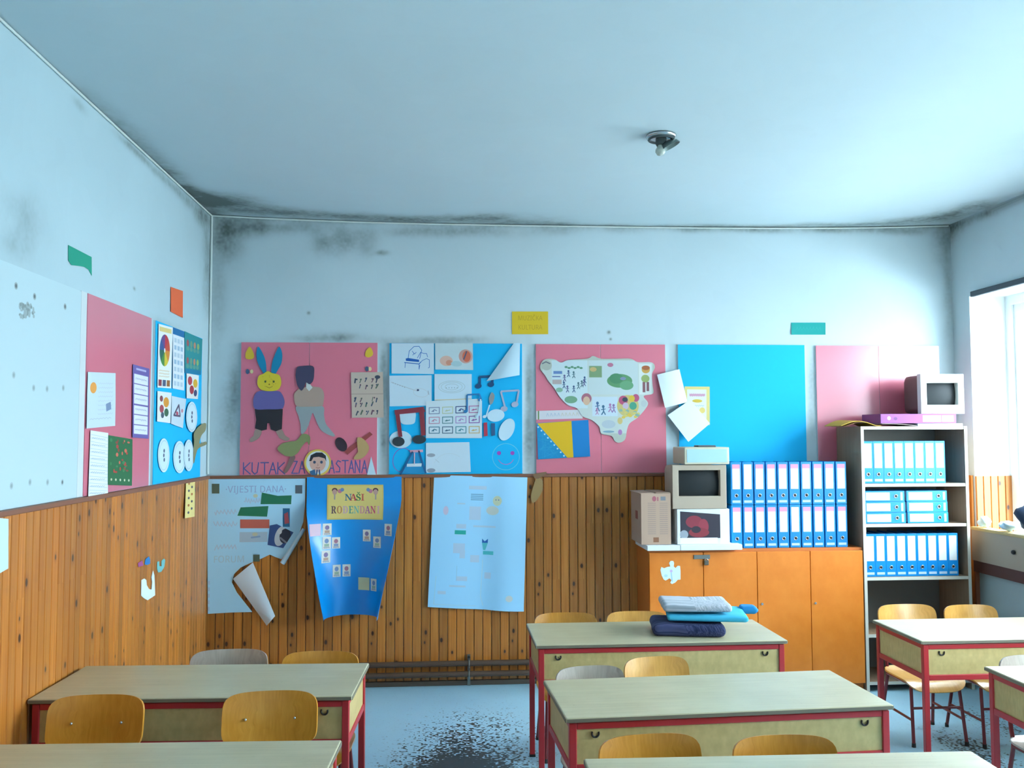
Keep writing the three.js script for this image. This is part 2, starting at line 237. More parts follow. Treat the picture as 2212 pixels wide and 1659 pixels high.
// after rotateX the profile's depth (t) points to -z; turn it so the face looks to +z
const plankGeos = [0, 0.23, 0.51].map((o) => { const g = plankShape(PW - 0.003, HW - 0.045); g.rotateY(Math.PI); const uv = g.attributes.uv; for (let i = 0; i < uv.count; i++) uv.setY(i, (uv.getY(i) + o) % 1.0001); return g; });
for (const t of woodTex) { t.wrapS = t.wrapT = THREE.RepeatWrapping; }
plankGeos.forEach((g, k) => { const uv = g.attributes.uv, p = g.attributes.position; for (let i = 0; i < uv.count; i++) uv.setY(i, p.getY(i) / 1.5 + [0, 0.23, 0.51][k]); });
function clad(parent, n, place) { for (let i = 0; i < n; i++) { const m = part('plank', plankGeos[Math.floor(rnd() * 3)], plankMats[Math.floor(rnd() * 5)], parent); place(m, i); } }
const nB = Math.floor(XW / PW);
clad(wallBack, nB, (m, i) => m.position.set(XL + 0.016 + (i + 0.5) * (XW - 0.02) / nB - XC, 0.04 - WH / 2, 0.15 + 0.006));
const nL = Math.floor(ZL / PW);
clad(wallLeft, nL, (m, i) => { m.rotation.y = Math.PI / 2; m.position.set(0.15 + 0.006, 0.04 - WH / 2, -D + (i + 0.5) * ZL / nL - ZC); });
struct('trim_1', rbox(XW - 0.002, 0.024, 0.036, 0.006), M.trim, V(XC, HW + 0.006, -D + 0.018));
struct('trim_2', rbox(0.036, 0.024, ZL - 0.04, 0.006), M.trim, V(XL + 0.018, HW + 0.006, ZC + 0.02));
struct('baseboard_back', rbox(XW - 0.002, 0.036, 0.03, 0.005), mat('#5b5046', 0.6), V(XC, 0.018, -D + 0.015));
struct('baseboard_left', rbox(0.03, 0.036, ZL - 0.04, 0.005), mat('#5b5046', 0.6), V(XL + 0.015, 0.018, ZC + 0.02));
// pale filler line in the corners under the ceiling
{ const pts = [...Array(21).keys()].map((i) => { const x = XL + 0.012 + i / 20 * (XW - 0.03); return V(x, hc(x) - 0.012, -D + 0.008); });
  struct('trim_3', tubeGeo(pts, 0.006, 60, 6), mat('#dfe6e0', 0.7)); struct('trim_4', tubeGeo([V(XL + 0.008, hc(XL) - 0.012, -D + 0.01), V(XL + 0.008, hc(XL) - 0.012, ZF - 0.01)], 0.006), mat('#dfe6e0', 0.7));
  struct('trim_5', tubeGeo([V(XL + 0.01, HW + 0.03, -D + 0.01), V(XL + 0.01, hc(XL) - 0.02, -D + 0.01)], 0.009), mat('#d6dfdc', 0.7)); }
// windows
WINDOWS.forEach(([a, b], k) => {
  const w = new THREE.Group(); w.name = 'window_' + (k + 1); w.userData = { kind: 'structure' }; w.position.set(XR + WALLT - 0.04, SILL, (a + b) / 2); scene.add(w);
  const W = b - a, H = HEAD - SILL, f = 0.075, t = 0.07;
  part('window_frame', mergeGeometries([box(t, f, W, 0, f / 2, 0), box(t, f, W, 0, H - f / 2, 0), box(t, H - 2 * f, f, 0, H / 2, -W / 2 + f / 2), box(t, H - 2 * f, f, 0, H / 2, W / 2 - f / 2)]), M.frame, w);
  part('mullion', box(t, H - 2 * f, 0.11, 0, H / 2, 0), M.frame, w);
  for (const s of [-1, 1]) {
    const z = s * (W / 4 - f / 4 + 0.0275 / 2), pw = W / 2 - f - 0.055, sash = part('sash', mergeGeometries([box(0.05, 0.055, pw, 0.01, f + 0.0275, z), box(0.05, 0.055, pw, 0.01, H - f - 0.0275, z), box(0.05, H - 2 * f - 0.11, 0.05, 0.01, H / 2, z - pw / 2 + 0.025), box(0.05, H - 2 * f - 0.11, 0.05, 0.01, H / 2, z + pw / 2 - 0.025), box(0.05, 0.045, pw - 0.1, 0.01, H * 0.72, z)]), M.frame, w);
    part('pane', box(0.004, H * 0.72 - 0.0225 - f - 0.055, pw - 0.1, 0.01, (H * 0.72 - 0.0225 + f + 0.055) / 2, z), M.glass, sash); part('pane', box(0.004, H - f - 0.055 - H * 0.72 - 0.0225, pw - 0.1, 0.01, (H - f - 0.055 + H * 0.72 + 0.0225) / 2, z), M.glass, sash);
  }
  part('handle', rbox(0.02, 0.11, 0.02, 0.006, -0.045, H * 0.4, 0.02), M.chrome, w);
  part('window_sill', rbox(WALLT - 0.02, 0.03, W - 0.004, 0.006, -WALLT / 2 + 0.02, 0.016, 0), M.frame, w);
});
{ // wooden lining low on the far side of the first window recess
  const g = new THREE.Group(); g.name = 'trim_6'; g.userData = { kind: 'structure' }; g.position.set(XR, SILL + 0.032, WINDOWS[0][0]); scene.add(g);
  const geo = plankShape(0.056, HW - SILL - 0.04); geo.rotateY(Math.PI);
  for (let i = 0; i < 5; i++) part('plank', geo, plankMats[i], g).position.set(0.03 + i * 0.058, 0, 0.0);
  const s2 = new THREE.Group(); s2.name = 'trim_7'; s2.userData = { kind: 'structure' }; s2.position.set(XR - 0.004, 0.04, -D); scene.add(s2);
  const g2 = plankShape(0.064, HW - 0.045); g2.rotateY(Math.PI);
  for (let i = 0; i < 3; i++) { const m = part('plank', g2, plankMats[i + 1], s2); m.rotation.y = -Math.PI / 2; m.position.set(0, 0, 0.055 + i * 0.066); }
}

// ---------------------------------------------------------------- notice boards
const BT = 0.016;                                        // board thickness; papers lie on it
function boardB(label, x0, x1, ytop, splits, m) {
  const a = onZ(x0, ytop, -D + BT), b = onZ(x1, ytop, -D + BT), y0 = HW + 0.02, h = a.y - y0, t = thing('notice_board', label, 'notice board', V((a.x + b.x) / 2, y0, -D), 0);
  part('backing', box(b.x - a.x, h, BT - 0.004, 0, h / 2, (BT - 0.004) / 2 + 0.0005), M.white, t);
  const xs = [x0, ...splits, x1].map((p) => onZ(p, ytop, -D + BT).x);
  for (let i = 0; i + 1 < xs.length; i++) { const w = xs[i + 1] - xs[i] - 0.003, g = box(w, h - 0.002, 0.004, (xs[i] + xs[i + 1]) / 2 - t.position.x, h / 2, BT - 0.0015), uv = g.attributes.uv; for (let k = 0; k < uv.count; k++) uv.setX(k, (xs[i] - a.x + uv.getX(k) * w) / (b.x - a.x)); part('panel', g, m, t); }
  return t;
}
const PB = BT + 0.0015;                                  // first layer of paper on a board
const coat = {};
const kutakTex = art(295, 290, 4, (g) => {
  rect(g, 0, 0, 295, 290, '#e2788c'); const c = '#545a98', s = 0.2471, X = (x) => x * s - 40, Y = (y) => (y - 400) * s;
  const L = { K: [[[0, 0], [0, 1]], [[0.75, 0], [0.05, 0.5], [0.8, 1]]], U: [[[0, 0], [0, 0.75], [0.3, 1], [0.6, 0.85], [0.75, 0]]], T: [[[0, 0], [0.9, 0]], [[0.45, 0], [0.45, 1]]], A: [[[0, 1], [0.42, 0], [0.8, 1]], [[0.2, 0.62], [0.65, 0.62]]], Z: [[[0, 0], [0.75, 0], [0, 1], [0.8, 1]]], S: [[[0.75, 0.1], [0.35, 0], [0.08, 0.25], [0.65, 0.6], [0.6, 0.92], [0.05, 0.92]]], N: [[[0, 1], [0, 0], [0.7, 1], [0.7, 0]]] };
  const put = (t, x, y, w, h) => { for (const ch of t) { for (const st of L[ch]) line(g, st.map(([a, b]) => [X(x + a * w), Y(y + b * h)]), 2.4, c); x += w; } };
  put('KUTAK', 195, 1465, 74, 100); put('ZA', 612, 1455, 62, 105); put('ASTANA', 935, 1450, 57, 108);
});
boardB('pink two-panel notice board with paper rabbit and purple lettering', 521, 816, 739, [669], tmat(kutakTex, 0.6, coat));
const smileTex = art(287, 288, 3, (g) => { rect(g, 0, 0, 287, 288, '#00b4ea'); const s = 0.2471, x = 1095 * s - 20, y = (1420 - 405) * s; g.strokeStyle = '#6cc3e4'; g.lineWidth = 1.4; g.beginPath(); g.arc(x, y, 29, 0, 7); g.stroke(); dot(g, x - 15, y - 8, 4.5, 4.5, '#a04bb0'); dot(g, x + 14, y - 8, 4.5, 4.5, '#a04bb0'); g.strokeStyle = '#b06ab8'; g.lineWidth = 1.6; g.beginPath(); g.arc(x, y, 17, 0.4, 2.74); g.stroke(); g.strokeStyle = '#8a63c0'; g.beginPath(); g.ellipse(x - 222, y + 6, 20, 26, 0.2, 0, 7); g.stroke(); });
boardB('bright blue notice board crowded with music drawings and paper notes', 841, 1128, 741, [], tmat(smileTex, 0.8, coat));
boardB('pink two-panel notice board with map cutout and flag', 1157, 1437, 743, [1297], M.pink);
boardB('plain blue notice board behind the blue binders', 1464, 1738, 744, [], M.blue);
boardB('bare pink notice board behind the bookcase, in the window corner', 1762, 2028, 746, [1897], M.pink);
// left wall boards
function boardL(name, label, x0, x1, m, o = {}) {
  const off = o.off || BT, top = (px) => onX(px, o.line(px), XL + off), a = top(x0), b = top(x1), y1 = (a.y + b.y) / 2, y0 = HW + 0.02, h = y1 - y0, w = Math.abs(a.z - b.z), t = thing(name, label, o.category || 'notice board', V(XL, y0, (a.z + b.z) / 2));
  part('backing', box(off - 0.004, h, w, (off - 0.004) / 2 + 0.0005, h / 2, 0), M.white, t);
  part('panel', box(0.004, h - 0.002, w - (o.margin ?? 0.002), off - 0.0015, h / 2, -(o.shift || 0)), m, t); return t;
}
const topLine = (px) => 630.5 + (px - 185) * (731 - 630.5) / (436 - 185);
boardL('notice_board', 'pink notice board with white side edge, nearest the white wall panel', 178, 330, M.pink, { line: topLine, margin: 0.09, shift: 0.025 });
boardL('notice_board', 'blue notice board covered with small pictures beside the room corner', 337, 437, M.blue, { line: topLine });
{ // white wall panel with old screw holes
  const a = onX(176, 640, XL + 0.012), y1 = onX(176, 640, XL).y + 0.02, z1 = a.z + 2.45, y0 = HW + 0.02, W = z1 - a.z, H = y1 - y0, marks = [[35, 617], [75, 640], [141, 662], [30, 810], [73, 838], [102, 840], [137, 838], [25, 1050], [65, 1042], [103, 1042], [135, 1042]];
  const t = art(W, H, 420, (g) => {
    rect(g, 0, 0, W, H, '#bed4da'); const at = (px, py) => { const p = onX(px, py, XL + 0.012); return [z1 - p.z, y1 - p.y]; };
    marks.forEach(([px, py], i) => { const [x, y] = at(px, py); dot(g, x, y, 0.015, 0.015, i > 2 ? '#a9bcc1' : '#98a5a8'); dot(g, x, y, 0.008, 0.008, i < 3 || i === 10 ? '#5d696b' : '#8fa1a5'); });
    for (let i = 0; i < 60; i++) { const [x, y] = at(58 + rr(-12, 12) + rr(-5, 5), 670 + rr(-14, 14)); dot(g, x, y, rr(0.004, 0.014), rr(0.004, 0.014), i % 3 ? '#9caaac' : '#82908f'); }
  });
  const p = thing('wall_panel', 'large white wall panel with rows of old screw holes', 'panel', V(XL, y0, (a.z + z1) / 2));
  part('backing', box(0.009, H, W, 0.005, H / 2, 0), M.white, p); part('face', box(0.0025, H - 0.002, W - 0.002, 0.0105, H / 2, 0), tmat(t, 0.6), p);
}

// ---------------------------------------------------------------- papers on the left wall
const P = (px) => cL(px);
const paperArt = (w, h, bg, draw) => tmat(art(w, h, 4, (g) => { rect(g, 0, 0, w, h, bg); draw(g, w, h); }), 0.85);
const scrib = (g, x, y, w, c, lw = 1, n = 7, amp = 1.2) => { const pts = []; for (let i = 0; i <= n * 3; i++) pts.push([x + w * i / (n * 3), y + amp * Math.sin(i * 2.1 + x) * (0.5 + hash(i, Math.round(y), 3))]); line(g, pts, lw, c); };
cutL('torn_paper_sign', 'teal green paper strip with torn lower edge, high above white wall panel', 'paper', P([[382, 128], [512, 195], [513, 300], [495, 265], [470, 250], [440, 245], [400, 240], [382, 215]]), 0.002, mat('#1f9a80', 0.8), { smooth: false, t: 0.0012 });
sheetL('paper_sign', 'small orange paper sheet high above the blue picture board', 'paper', P([[955, 362], [1022, 385], [1020, 535], [953, 500]]), 0.003, mat('#ee6a3c', 0.8));
sheetL('child_drawing', 'white drawing with an orange sun on the pink board', 'drawing', P([[490, 838], [645, 845], [640, 1140], [480, 1155]]), PB + 0.001 + 0.002, paperArt(80, 100, '#c8d8e2', (g) => { dot(g, 16, 28, 9, 10, '#eba24e'); for (let i = 0; i < 8; i++) scrib(g, 30, 20 + i * 8, 42, '#b7c0cc', 0.7); poly(g, [[52, 58], [66, 54], [68, 68], [54, 72]], '#7c8fae'); scrib(g, 8, 84, 60, '#a9b4c2', 0.8); }));
sheetL('timetable_sheet', 'purple-bordered timetable sheet on the pink board', 'chart', P([[742, 795], [835, 820], [828, 1212], [738, 1205]]), PB + 0.003, paperArt(50, 110, '#6f62a4', (g) => { rect(g, 4, 12, 42, 92, '#dfe2ea'); for (let i = 0; i < 6; i++) { rect(g, 4, 12 + i * 15.5, 42, i === 3 ? 2.5 : 1.4, '#6f62a4'); scrib(g, 8, 20 + i * 15.5, 34, '#a7a9c4', 1); } rect(g, 10, 4, 30, 3, '#b9b4d6'); }));
sheetL('lined_list', 'narrow lined white list hanging beside the green flower picture', 'paper', P([[505, 1165], [604, 1180], [600, 1535], [490, 1537]]), PB + 0.003, paperArt(60, 130, '#e2e9f0', (g) => { for (let i = 0; i < 18; i++) { line(g, [[2, 8 + i * 6.8], [58, 10 + i * 6.8]], 0.7, '#9fb6cc'); if (i % 2) scrib(g, 6, 7 + i * 6.8, 44, '#8796ad', 0.7); } }));
sheetL('flower_picture', 'dark green picture with small red flowers on the pink board', 'picture', P([[604, 1192], [740, 1215], [735, 1475], [600, 1470]]), PB + 0.004, paperArt(60, 90, '#2f6a44', (g) => { for (let i = 0; i < 26; i++) dot(g, rr(6, 54), rr(6, 66), rr(1.5, 3.5), rr(1.5, 4), ['#b8453c', '#8e4a3c', '#cf6a55', '#3f8355'][i % 4]); for (let i = 0; i < 5; i++) dot(g, 8 + i * 11, 80, 2, 2.4, '#c9d0b0'); }));
sheetL('colour_wheel_poster', 'white poster with a colour wheel on the blue board', 'poster', P([[886, 568], [965, 590], [955, 930], [878, 925]]), PB + 0.003, paperArt(60, 110, '#e9ece8', (g) => { rect(g, 4, 4, 50, 8, '#e6cf86'); const cs = ['#c23b46', '#c8503a', '#d98a34', '#d8c23c', '#4d8a44', '#2f6a5a', '#3b5a94', '#6a4a86']; cs.forEach((c, i) => { g.fillStyle = c; g.beginPath(); g.moveTo(28, 44); g.ellipse(28, 44, 22, 28, 0, i * Math.PI / 4 - 1.57, (i + 1) * Math.PI / 4 - 1.57); g.fill(); }); dot(g, 28, 44, 3, 4, '#e9ece8'); for (let i = 0; i < 3; i++) { rect(g, 4 + i * 18, 96, 14, 11, ['#8c3a44', '#4a5a7a', '#a06a3a'][i]); scrib(g, 6, 80 + i * 5, 44, '#d8b070', 0.8); } }));
sheetL('number_table', 'white table sheet with blue heading beside the colour wheel', 'poster', P([[967, 588], [1030, 612], [1028, 942], [963, 930]]), PB + 0.003, paperArt(46, 110, '#dfe6ec', (g) => { rect(g, 0, 0, 46, 12, '#1e6ea6'); for (let i = 0; i < 7; i++) for (let j = 0; j < 3; j++) rect(g, 5 + j * 13, 18 + i * 13, 9, 8, i % 2 ? '#9fbdd4' : '#b8ccda'); }));
sheetL('green_picture', 'teal green picture with red figures by the board corner', 'picture', P([[1032, 610], [1132, 655], [1122, 855], [1032, 845]]), PB + 0.004, paperArt(60, 70, '#2a8f94', (g) => { for (let i = 0; i < 8; i++) { const x = 10 + (i % 4) * 12, y = 18 + Math.floor(i / 4) * 30; dot(g, x, y, 4, 6, ['#a85a5c', '#8fae6a', '#c08a70', '#6f9a80'][(i * 3) % 4]); dot(g, x, y + 9, 5, 4, '#5c9a8c'); } rect(g, 0, 62, 60, 8, '#1c7fa6'); }));
const fruit = (cs) => (g) => { cs.forEach(([x, y, r, c]) => dot(g, x, y, r, r, c)); };
sheetL('fruit_picture', 'white card with red, yellow and dark fruit under the green picture', 'picture', P([[1043, 845], [1112, 858], [1105, 990], [1042, 985]]), PB + 0.005, paperArt(50, 50, '#e6e6e2', fruit([[14, 14, 9, '#b8404e'], [36, 18, 9, '#e0b43c'], [22, 32, 9, '#a83644'], [38, 38, 7, '#3c4a72']])));
sheetL('fruit_picture', 'white card with orange and green fruit under the colour wheel', 'picture', P([[880, 945], [958, 955], [950, 1125], [876, 1115]]), PB + 0.005, paperArt(50, 60, '#e6e8e6', fruit([[14, 14, 6, '#8a4a50'], [32, 20, 10, '#df9a3c'], [16, 34, 8, '#a84a54'], [34, 40, 8, '#3f6a50'], [20, 46, 6, '#4a5a6a']])));
sheetL('triangle_drawing', 'white card with a dark triangle drawing, tilted on the blue board', 'drawing', P([[960, 972], [1040, 990], [1020, 1152], [955, 1128]]), PB + 0.006, paperArt(50, 60, '#c8d8e2', (g) => { line(g, [[10, 40], [26, 16], [34, 38], [10, 40]], 4, '#5c5068'); dot(g, 22, 34, 5, 4, '#b4566a'); dot(g, 40, 26, 4, 4, '#c88a9a'); }));
const plateTex = paperArt(50, 60, '#cfe4ee', (g) => { g.strokeStyle = '#b6cfdc'; g.lineWidth = 2; g.beginPath(); g.ellipse(25, 30, 21, 26, 0, 0, 7); g.stroke(); for (const y of [22, 30, 38]) dot(g, 24 + (y % 3), y, 3, 3.5, '#4a5a78'); });
for (const [cx, cy, rx, ry, lb] of [[1072, 1090, 30, 85, 'pale oval paper plate beside the leaf cutout'], [915, 1305, 32, 95, 'pale oval paper plate low on the blue board, standing alone'], [1003, 1315, 34, 90, 'pale oval paper plate overlapping its neighbour from below'], [1055, 1305, 27, 88, 'pale oval paper plate with purple dots, nearest the leaf stem']]) cutL('paper_plate', lb, 'paper plate', P(oval(cx, cy, rx, ry)), PB + 0.004 + (cx > 1050 ? 0.004 : 0), plateTex, { group: 'paper plates on the blue board' });
{ const leaf = P([[1085, 1230], [1085, 1180], [1115, 1140], [1150, 1125], [1148, 1165], [1125, 1195], [1115, 1240], [1150, 1228], [1152, 1245], [1110, 1265], [1095, 1300], [1083, 1350], [1082, 1290]]); cutL('leaf_cutout', 'olive paper leaf sticking out past the blue board edge', 'cutout', leaf, PB + 0.012, mat('#8c8a66', 0.85)); }
sheetL('sticker_strip', 'yellow strip of dark stickers hanging on the wood cladding', 'paper', P([[1042, 1440], [1092, 1438], [1080, 1648], [1025, 1658]]), 0.026, paperArt(30, 90, '#ead68a', (g) => { for (let i = 0; i < 9; i++) { dot(g, 10 + (i % 2) * 10, 10 + i * 8.5, 3, 3, i % 3 ? '#5a5860' : '#b0703c'); } }), { lift: (u, v) => 0.012 * (1 - v) });
// scraps left of a torn poster
const cS = crop(240, 1170, 0.0904), scrapM = mat('#dbe9ee', 0.8);
cutL('torn_poster_scrap', 'large torn white poster remnant shaped like a cup on the cladding', 'paper scrap', cS([[720, 920], [790, 880], [840, 920], [850, 1040], [900, 1130], [960, 1150], [980, 960], [960, 850], [1000, 690], [1030, 800], [1040, 1000], [1050, 1280], [960, 1340], [870, 1400], [780, 1350], [715, 1290]]), 0.023, scrapM, { smooth: false, t: 0.001 });
cutL('torn_poster_scrap', 'small blue torn scrap on the wood cladding', 'paper scrap', cS([[800, 540], [820, 420], [900, 350], [930, 420], [930, 530], [860, 560]]), 0.023, mat('#2a78b8', 0.8), { smooth: false, t: 0.001 });
cutL('torn_poster_scrap', 'small magenta torn scrap on the wood cladding', 'paper scrap', cS([[640, 510], [740, 450], [770, 570], [650, 610]]), 0.023, mat('#a8558c', 0.8), { smooth: false, t: 0.001 });
cutL('torn_poster_scrap', 'forked white and teal torn scrap on the wood cladding', 'paper scrap', cS([[1100, 480], [1150, 470], [1150, 580], [1200, 590], [1200, 460], [1260, 400], [1290, 440], [1270, 600], [1200, 720], [1120, 740], [1095, 640]]), 0.023, mat('#74b8b8', 0.8), { smooth: false, t: 0.001 });
sheetL('paper_sheet', 'white sheet on the cladding under the white wall panel', 'paper', [[-40, 1115], [17, 1121], [16, 1228], [-40, 1262]], 0.026, M.paper);

// ---------------------------------------------------------------- board one: rabbit, child, brush
function figure(name, label, cat, list, off) {
  const all = list.flatMap((l) => l[1]), at = centre(all.map(([x, y]) => onZ(x, y, -D + off))), t = thing(name, label, cat, at);
  list.forEach(([n, px, m, lift = 0, sm = true]) => { const g = cutGeo(px, -D + off, at, 0.0022, sm); g.translate(0, 0, lift); part(n, g, m, t); }); return t;
}
const headTex = paperArt(60, 50, '#e3c636', (g) => { dot(g, 20, 26, 2.4, 2.8, '#3a4a30'); dot(g, 41, 26, 2.4, 2.8, '#3a4a30'); dot(g, 30, 33, 2, 1.6, '#a87a2a'); line(g, [[22, 38], [30, 42], [38, 38]], 1.2, '#a08028'); for (let i = 0; i < 14; i++) dot(g, rr(8, 52), rr(10, 46), 0.9, 0.9, '#c79a2c'); });
figure('rabbit_cutout', 'paper rabbit with blue ears, yellow face and black shorts', 'cutout', [
  ['ear', cA([[318, 440], [365, 520], [385, 600], [382, 690], [340, 640], [305, 560], [300, 490]]), mat('#0f86ae', 0.8), 0.003], ['ear', cA([[500, 440], [525, 500], [520, 580], [490, 640], [445, 708], [430, 650], [440, 570], [470, 490]]), mat('#0f86ae', 0.8), 0.003],
  ['head', cA([[400, 655], [440, 672], [500, 690], [518, 750], [505, 800], [470, 825], [400, 830], [340, 815], [310, 770], [320, 700], [360, 680]]), headTex, 0.006],
  ['shirt', cA([[330, 828], [480, 828], [520, 850], [545, 910], [540, 960], [515, 985], [400, 988], [290, 985], [272, 920], [285, 860]]), mat('#6a629c', 0.85), 0.004],
  ['shorts', cA([[285, 985], [530, 985], [525, 1080], [522, 1160], [470, 1180], [425, 1165], [415, 1110], [395, 1110], [390, 1165], [345, 1175], [288, 1155], [298, 1080]]), mat('#2e2a30', 0.85), 0.002, false],
  ['paw', cA([[290, 1165], [345, 1175], [320, 1240], [255, 1275], [240, 1250], [275, 1220]]), mat('#a48a80', 0.85)], ['paw', cA([[465, 1165], [520, 1165], [550, 1215], [590, 1245], [560, 1265], [500, 1240]]), mat('#a48a80', 0.85)]], PB + 0.001);
figure('child_cutout', 'faceless paper figure with dark hair, beige jacket and grey trousers', 'cutout', [
  ['hair', cA([[655, 625], [700, 610], [795, 612], [805, 680], [795, 740], [765, 770], [735, 755], [715, 800], [690, 825], [655, 770], [642, 690]]), mat('#45415c', 0.85), 0.006],
  ['collar', cA([[735, 750], [768, 765], [790, 800], [760, 830], [735, 800]]), mat('#cfd2d0', 0.85), 0.004, false],
  ['jacket', cA([[715, 800], [760, 775], [800, 790], [860, 800], [890, 850], [885, 930], [870, 960], [770, 965], [655, 960], [630, 900], [632, 850], [670, 810]]), mat('#b49a8c', 0.85), 0.002],
  ['trousers', cA([[655, 955], [870, 955], [890, 1040], [905, 1110], [950, 1170], [985, 1215], [965, 1225], [890, 1190], [850, 1150], [810, 1060], [790, 1020], [770, 1080], [745, 1150], [720, 1190], [690, 1200], [685, 1120], [665, 1040]]), mat('#9aa2a4', 0.85)]], PB + 0.001);
for (const [pts, dots, lb] of [[[[240, 440], [275, 500], [275, 540], [240, 552], [205, 540], [205, 495]], [[222, 658], [258, 658]], 'yellow paper drop above a tiny blue and yellow mark, beside the rabbit ear'], [[[1290, 445], [1315, 480], [1315, 515], [1280, 535], [1250, 520], [1255, 480]], [[1266, 635], [1292, 635]], 'yellow paper drop above the beige picture chart']])
  figure('drop_cutout', lb, 'cutout', [['drop', cA(pts), mat('#e2b93a', 0.85)], ['mark', cA(oval(dots[0][0], dots[0][1], 16, 22)), mat('#4a5f80', 0.85)], ['mark', cA(oval(dots[1][0], dots[1][1], 14, 18)), mat('#e6cf9a', 0.85)]], PB + 0.001);
sheetB('picture_chart', 'beige chart of small dark figures overhanging the pink board edge', 'chart', cA([[1125, 665], [1405, 662], [1412, 1060], [1135, 1062]]), PB + 0.004, paperArt(70, 100, '#c8b4a4', (g) => { rect(g, 0, 47, 70, 2, '#b09c90'); const cs = ['#3d4458', '#5a6a5c', '#44506a', '#6a4a5c']; for (let r = 0; r < 5; r++) for (let c = 0; c < 5; c++) { if ((r * 5 + c) % 7 === 5) continue; const x = 10 + c * 12 + rr(-2, 2), y = [18, 33, 60, 70, 90][r] + rr(-2, 2); line(g, [[x - 2, y + 4], [x + rr(-1, 3), y - 4]], rr(1.5, 3.2), cs[(r + c) % 4]); dot(g, x + rr(-2, 3), y - 3, 1.6, 1.8, cs[(r * 2 + c) % 4]); } dot(g, 58, 11, 6, 4, '#3a4356'); }));
figure('leaf_cutout', 'green paper leaf with curled stem above the purple lettering', 'cutout', [['leaf', cA([[485, 1340], [520, 1290], [590, 1270], [650, 1260], [700, 1205], [750, 1210], [770, 1240], [760, 1300], [740, 1270], [700, 1310], [660, 1370], [610, 1400], [550, 1395]]), mat('#8a9160', 0.85), 0.002], ['stem', cA([[600, 1395], [640, 1405], [605, 1480], [560, 1545], [538, 1530], [570, 1470]]), mat('#8a6a66', 0.85)]], PB + 0.006);
{ const c0 = cA([[835, 1455]])[0]; figure('face_disc', 'round yellow card with a dark-haired drawn face', 'cutout', [['disc', oval(c0[0], c0[1], 29, 29, 0, 20), tmat(art(100, 100, 3, (g) => { rect(g, 0, 0, 100, 100, '#e0c058'); dot(g, 50, 50, 43, 43, '#d9dedc'); dot(g, 50, 52, 30, 32, '#d8ac9c'); poly(g, [[18, 44], [24, 22], [44, 12], [66, 12], [80, 24], [82, 46], [76, 34], [54, 28], [34, 30], [26, 44]], '#2c2c34'); dot(g, 38, 48, 5, 5.5, '#4a5a74'); dot(g, 64, 48, 5, 5.5, '#4a5a74'); line(g, [[50, 54], [52, 60], [48, 62]], 1.6, '#a87868'); line(g, [[44, 68], [52, 70], [58, 68]], 2, '#9a5a58'); poly(g, [[20, 82], [40, 74], [44, 98], [24, 96]], '#3a6a94'); line(g, [[48, 78], [46, 94]], 5, '#33507c'); line(g, [[56, 78], [58, 94]], 5, '#33507c'); }), 0.8)]], PB + 0.010); }
figure('brush_cutout', 'paper toothbrush with dark head and reddish handle', 'cutout', [['brush_head', cA(oval(1040, 1295, 46, 66, -0.55)), mat('#3a2c36', 0.85), 0.002], ['handle', cA([[1062, 1355], [1290, 1185], [1315, 1208], [1095, 1385]]), mat('#a04a4a', 0.85), 0, false]], PB + 0.001);
cutB('crescent_cutout', 'beige crescent paper cutout lying over the brush handle', 'cutout', cA([[1180, 1240], [1235, 1248], [1282, 1310], [1270, 1370], [1215, 1420], [1150, 1420], [1188, 1360]]), PB + 0.006, mat('#c2a06c', 0.85));
cutB('triangle_cutout', 'pale triangular paper slip after the purple lettering', 'paper', cA([[1302, 1400], [1345, 1565], [1265, 1565]]), PB + 0.001, M.paper, { smooth: false, t: 0.001 });

// ---------------------------------------------------------------- board two: music
const W1 = '#c9dce8';
sheetB('piano_drawing', 'white sheet with a blue ink drawing of a grand piano', 'drawing', cB([[105, 412], [475, 412], [475, 680], [105, 675]]), PB + 0.003, paperArt(92, 66, W1, (g) => { const c = '#1f5fb4', q = (pts) => pts.map(([x, y]) => [(x - 105) * 0.2486, (y - 412) * 0.2486]); line(g, q([[250, 540], [258, 480], [300, 440], [345, 438], [368, 470], [350, 545]]), 1.1, c); poly(g, q([[228, 545], [250, 540], [345, 555], [345, 575], [230, 565]]), c); line(g, q([[218, 580], [345, 592], [360, 575]]), 1.6, c); for (const l of [[[225, 582], [222, 625]], [[345, 592], [345, 638], [352, 600]], [[345, 590], [375, 560], [410, 545], [435, 555], [435, 620], [425, 625]], [[330, 540], [358, 490], [385, 500], [410, 500], [420, 530]], [[285, 480], [305, 505], [320, 490]], [[290, 515], [300, 500]]]) line(g, q(l), 1, c); }));
sheetB('faded_photograph', 'faded print with orange and pink shapes on pale grey', 'picture', cB([[485, 412], [815, 412], [818, 645], [487, 640]]), PB + 0.003, paperArt(82, 57, '#c2d2d6', (g) => { dot(g, 24, 38, 14, 11, '#d8b0a0'); dot(g, 30, 42, 7, 6, '#cf8f78'); dot(g, 66, 28, 15, 15, '#cfa096'); dot(g, 68, 28, 9, 12, '#d0694e'); line(g, [[62, 34], [68, 18]], 3, '#5a5a72'); dot(g, 46, 44, 12, 6, '#a9c6cc'); }));
sheetB('flute_drawing', 'white sheet with a faint diagonal pencil flute', 'drawing', cB([[85, 695], [455, 690], [455, 955], [88, 962]]), PB + 0.003, paperArt(92, 66, W1, (g) => { line(g, [[4, 14], [60, 34]], 1.2, '#b6bcc4'); for (let i = 0; i < 6; i++) dot(g, 8 + i * 5, 15.5 + i * 2, 1, 1, '#98a0aa'); dot(g, 62, 32, 2.6, 2.2, '#3a4a70'); g.strokeStyle = '#c3cad0'; g.lineWidth = 0.9; g.beginPath(); g.ellipse(68, 38, 16, 9, 0.2, 0, 7); g.stroke(); line(g, [[84, 34], [86, 42]], 1.4, '#9aa4b0'); }));
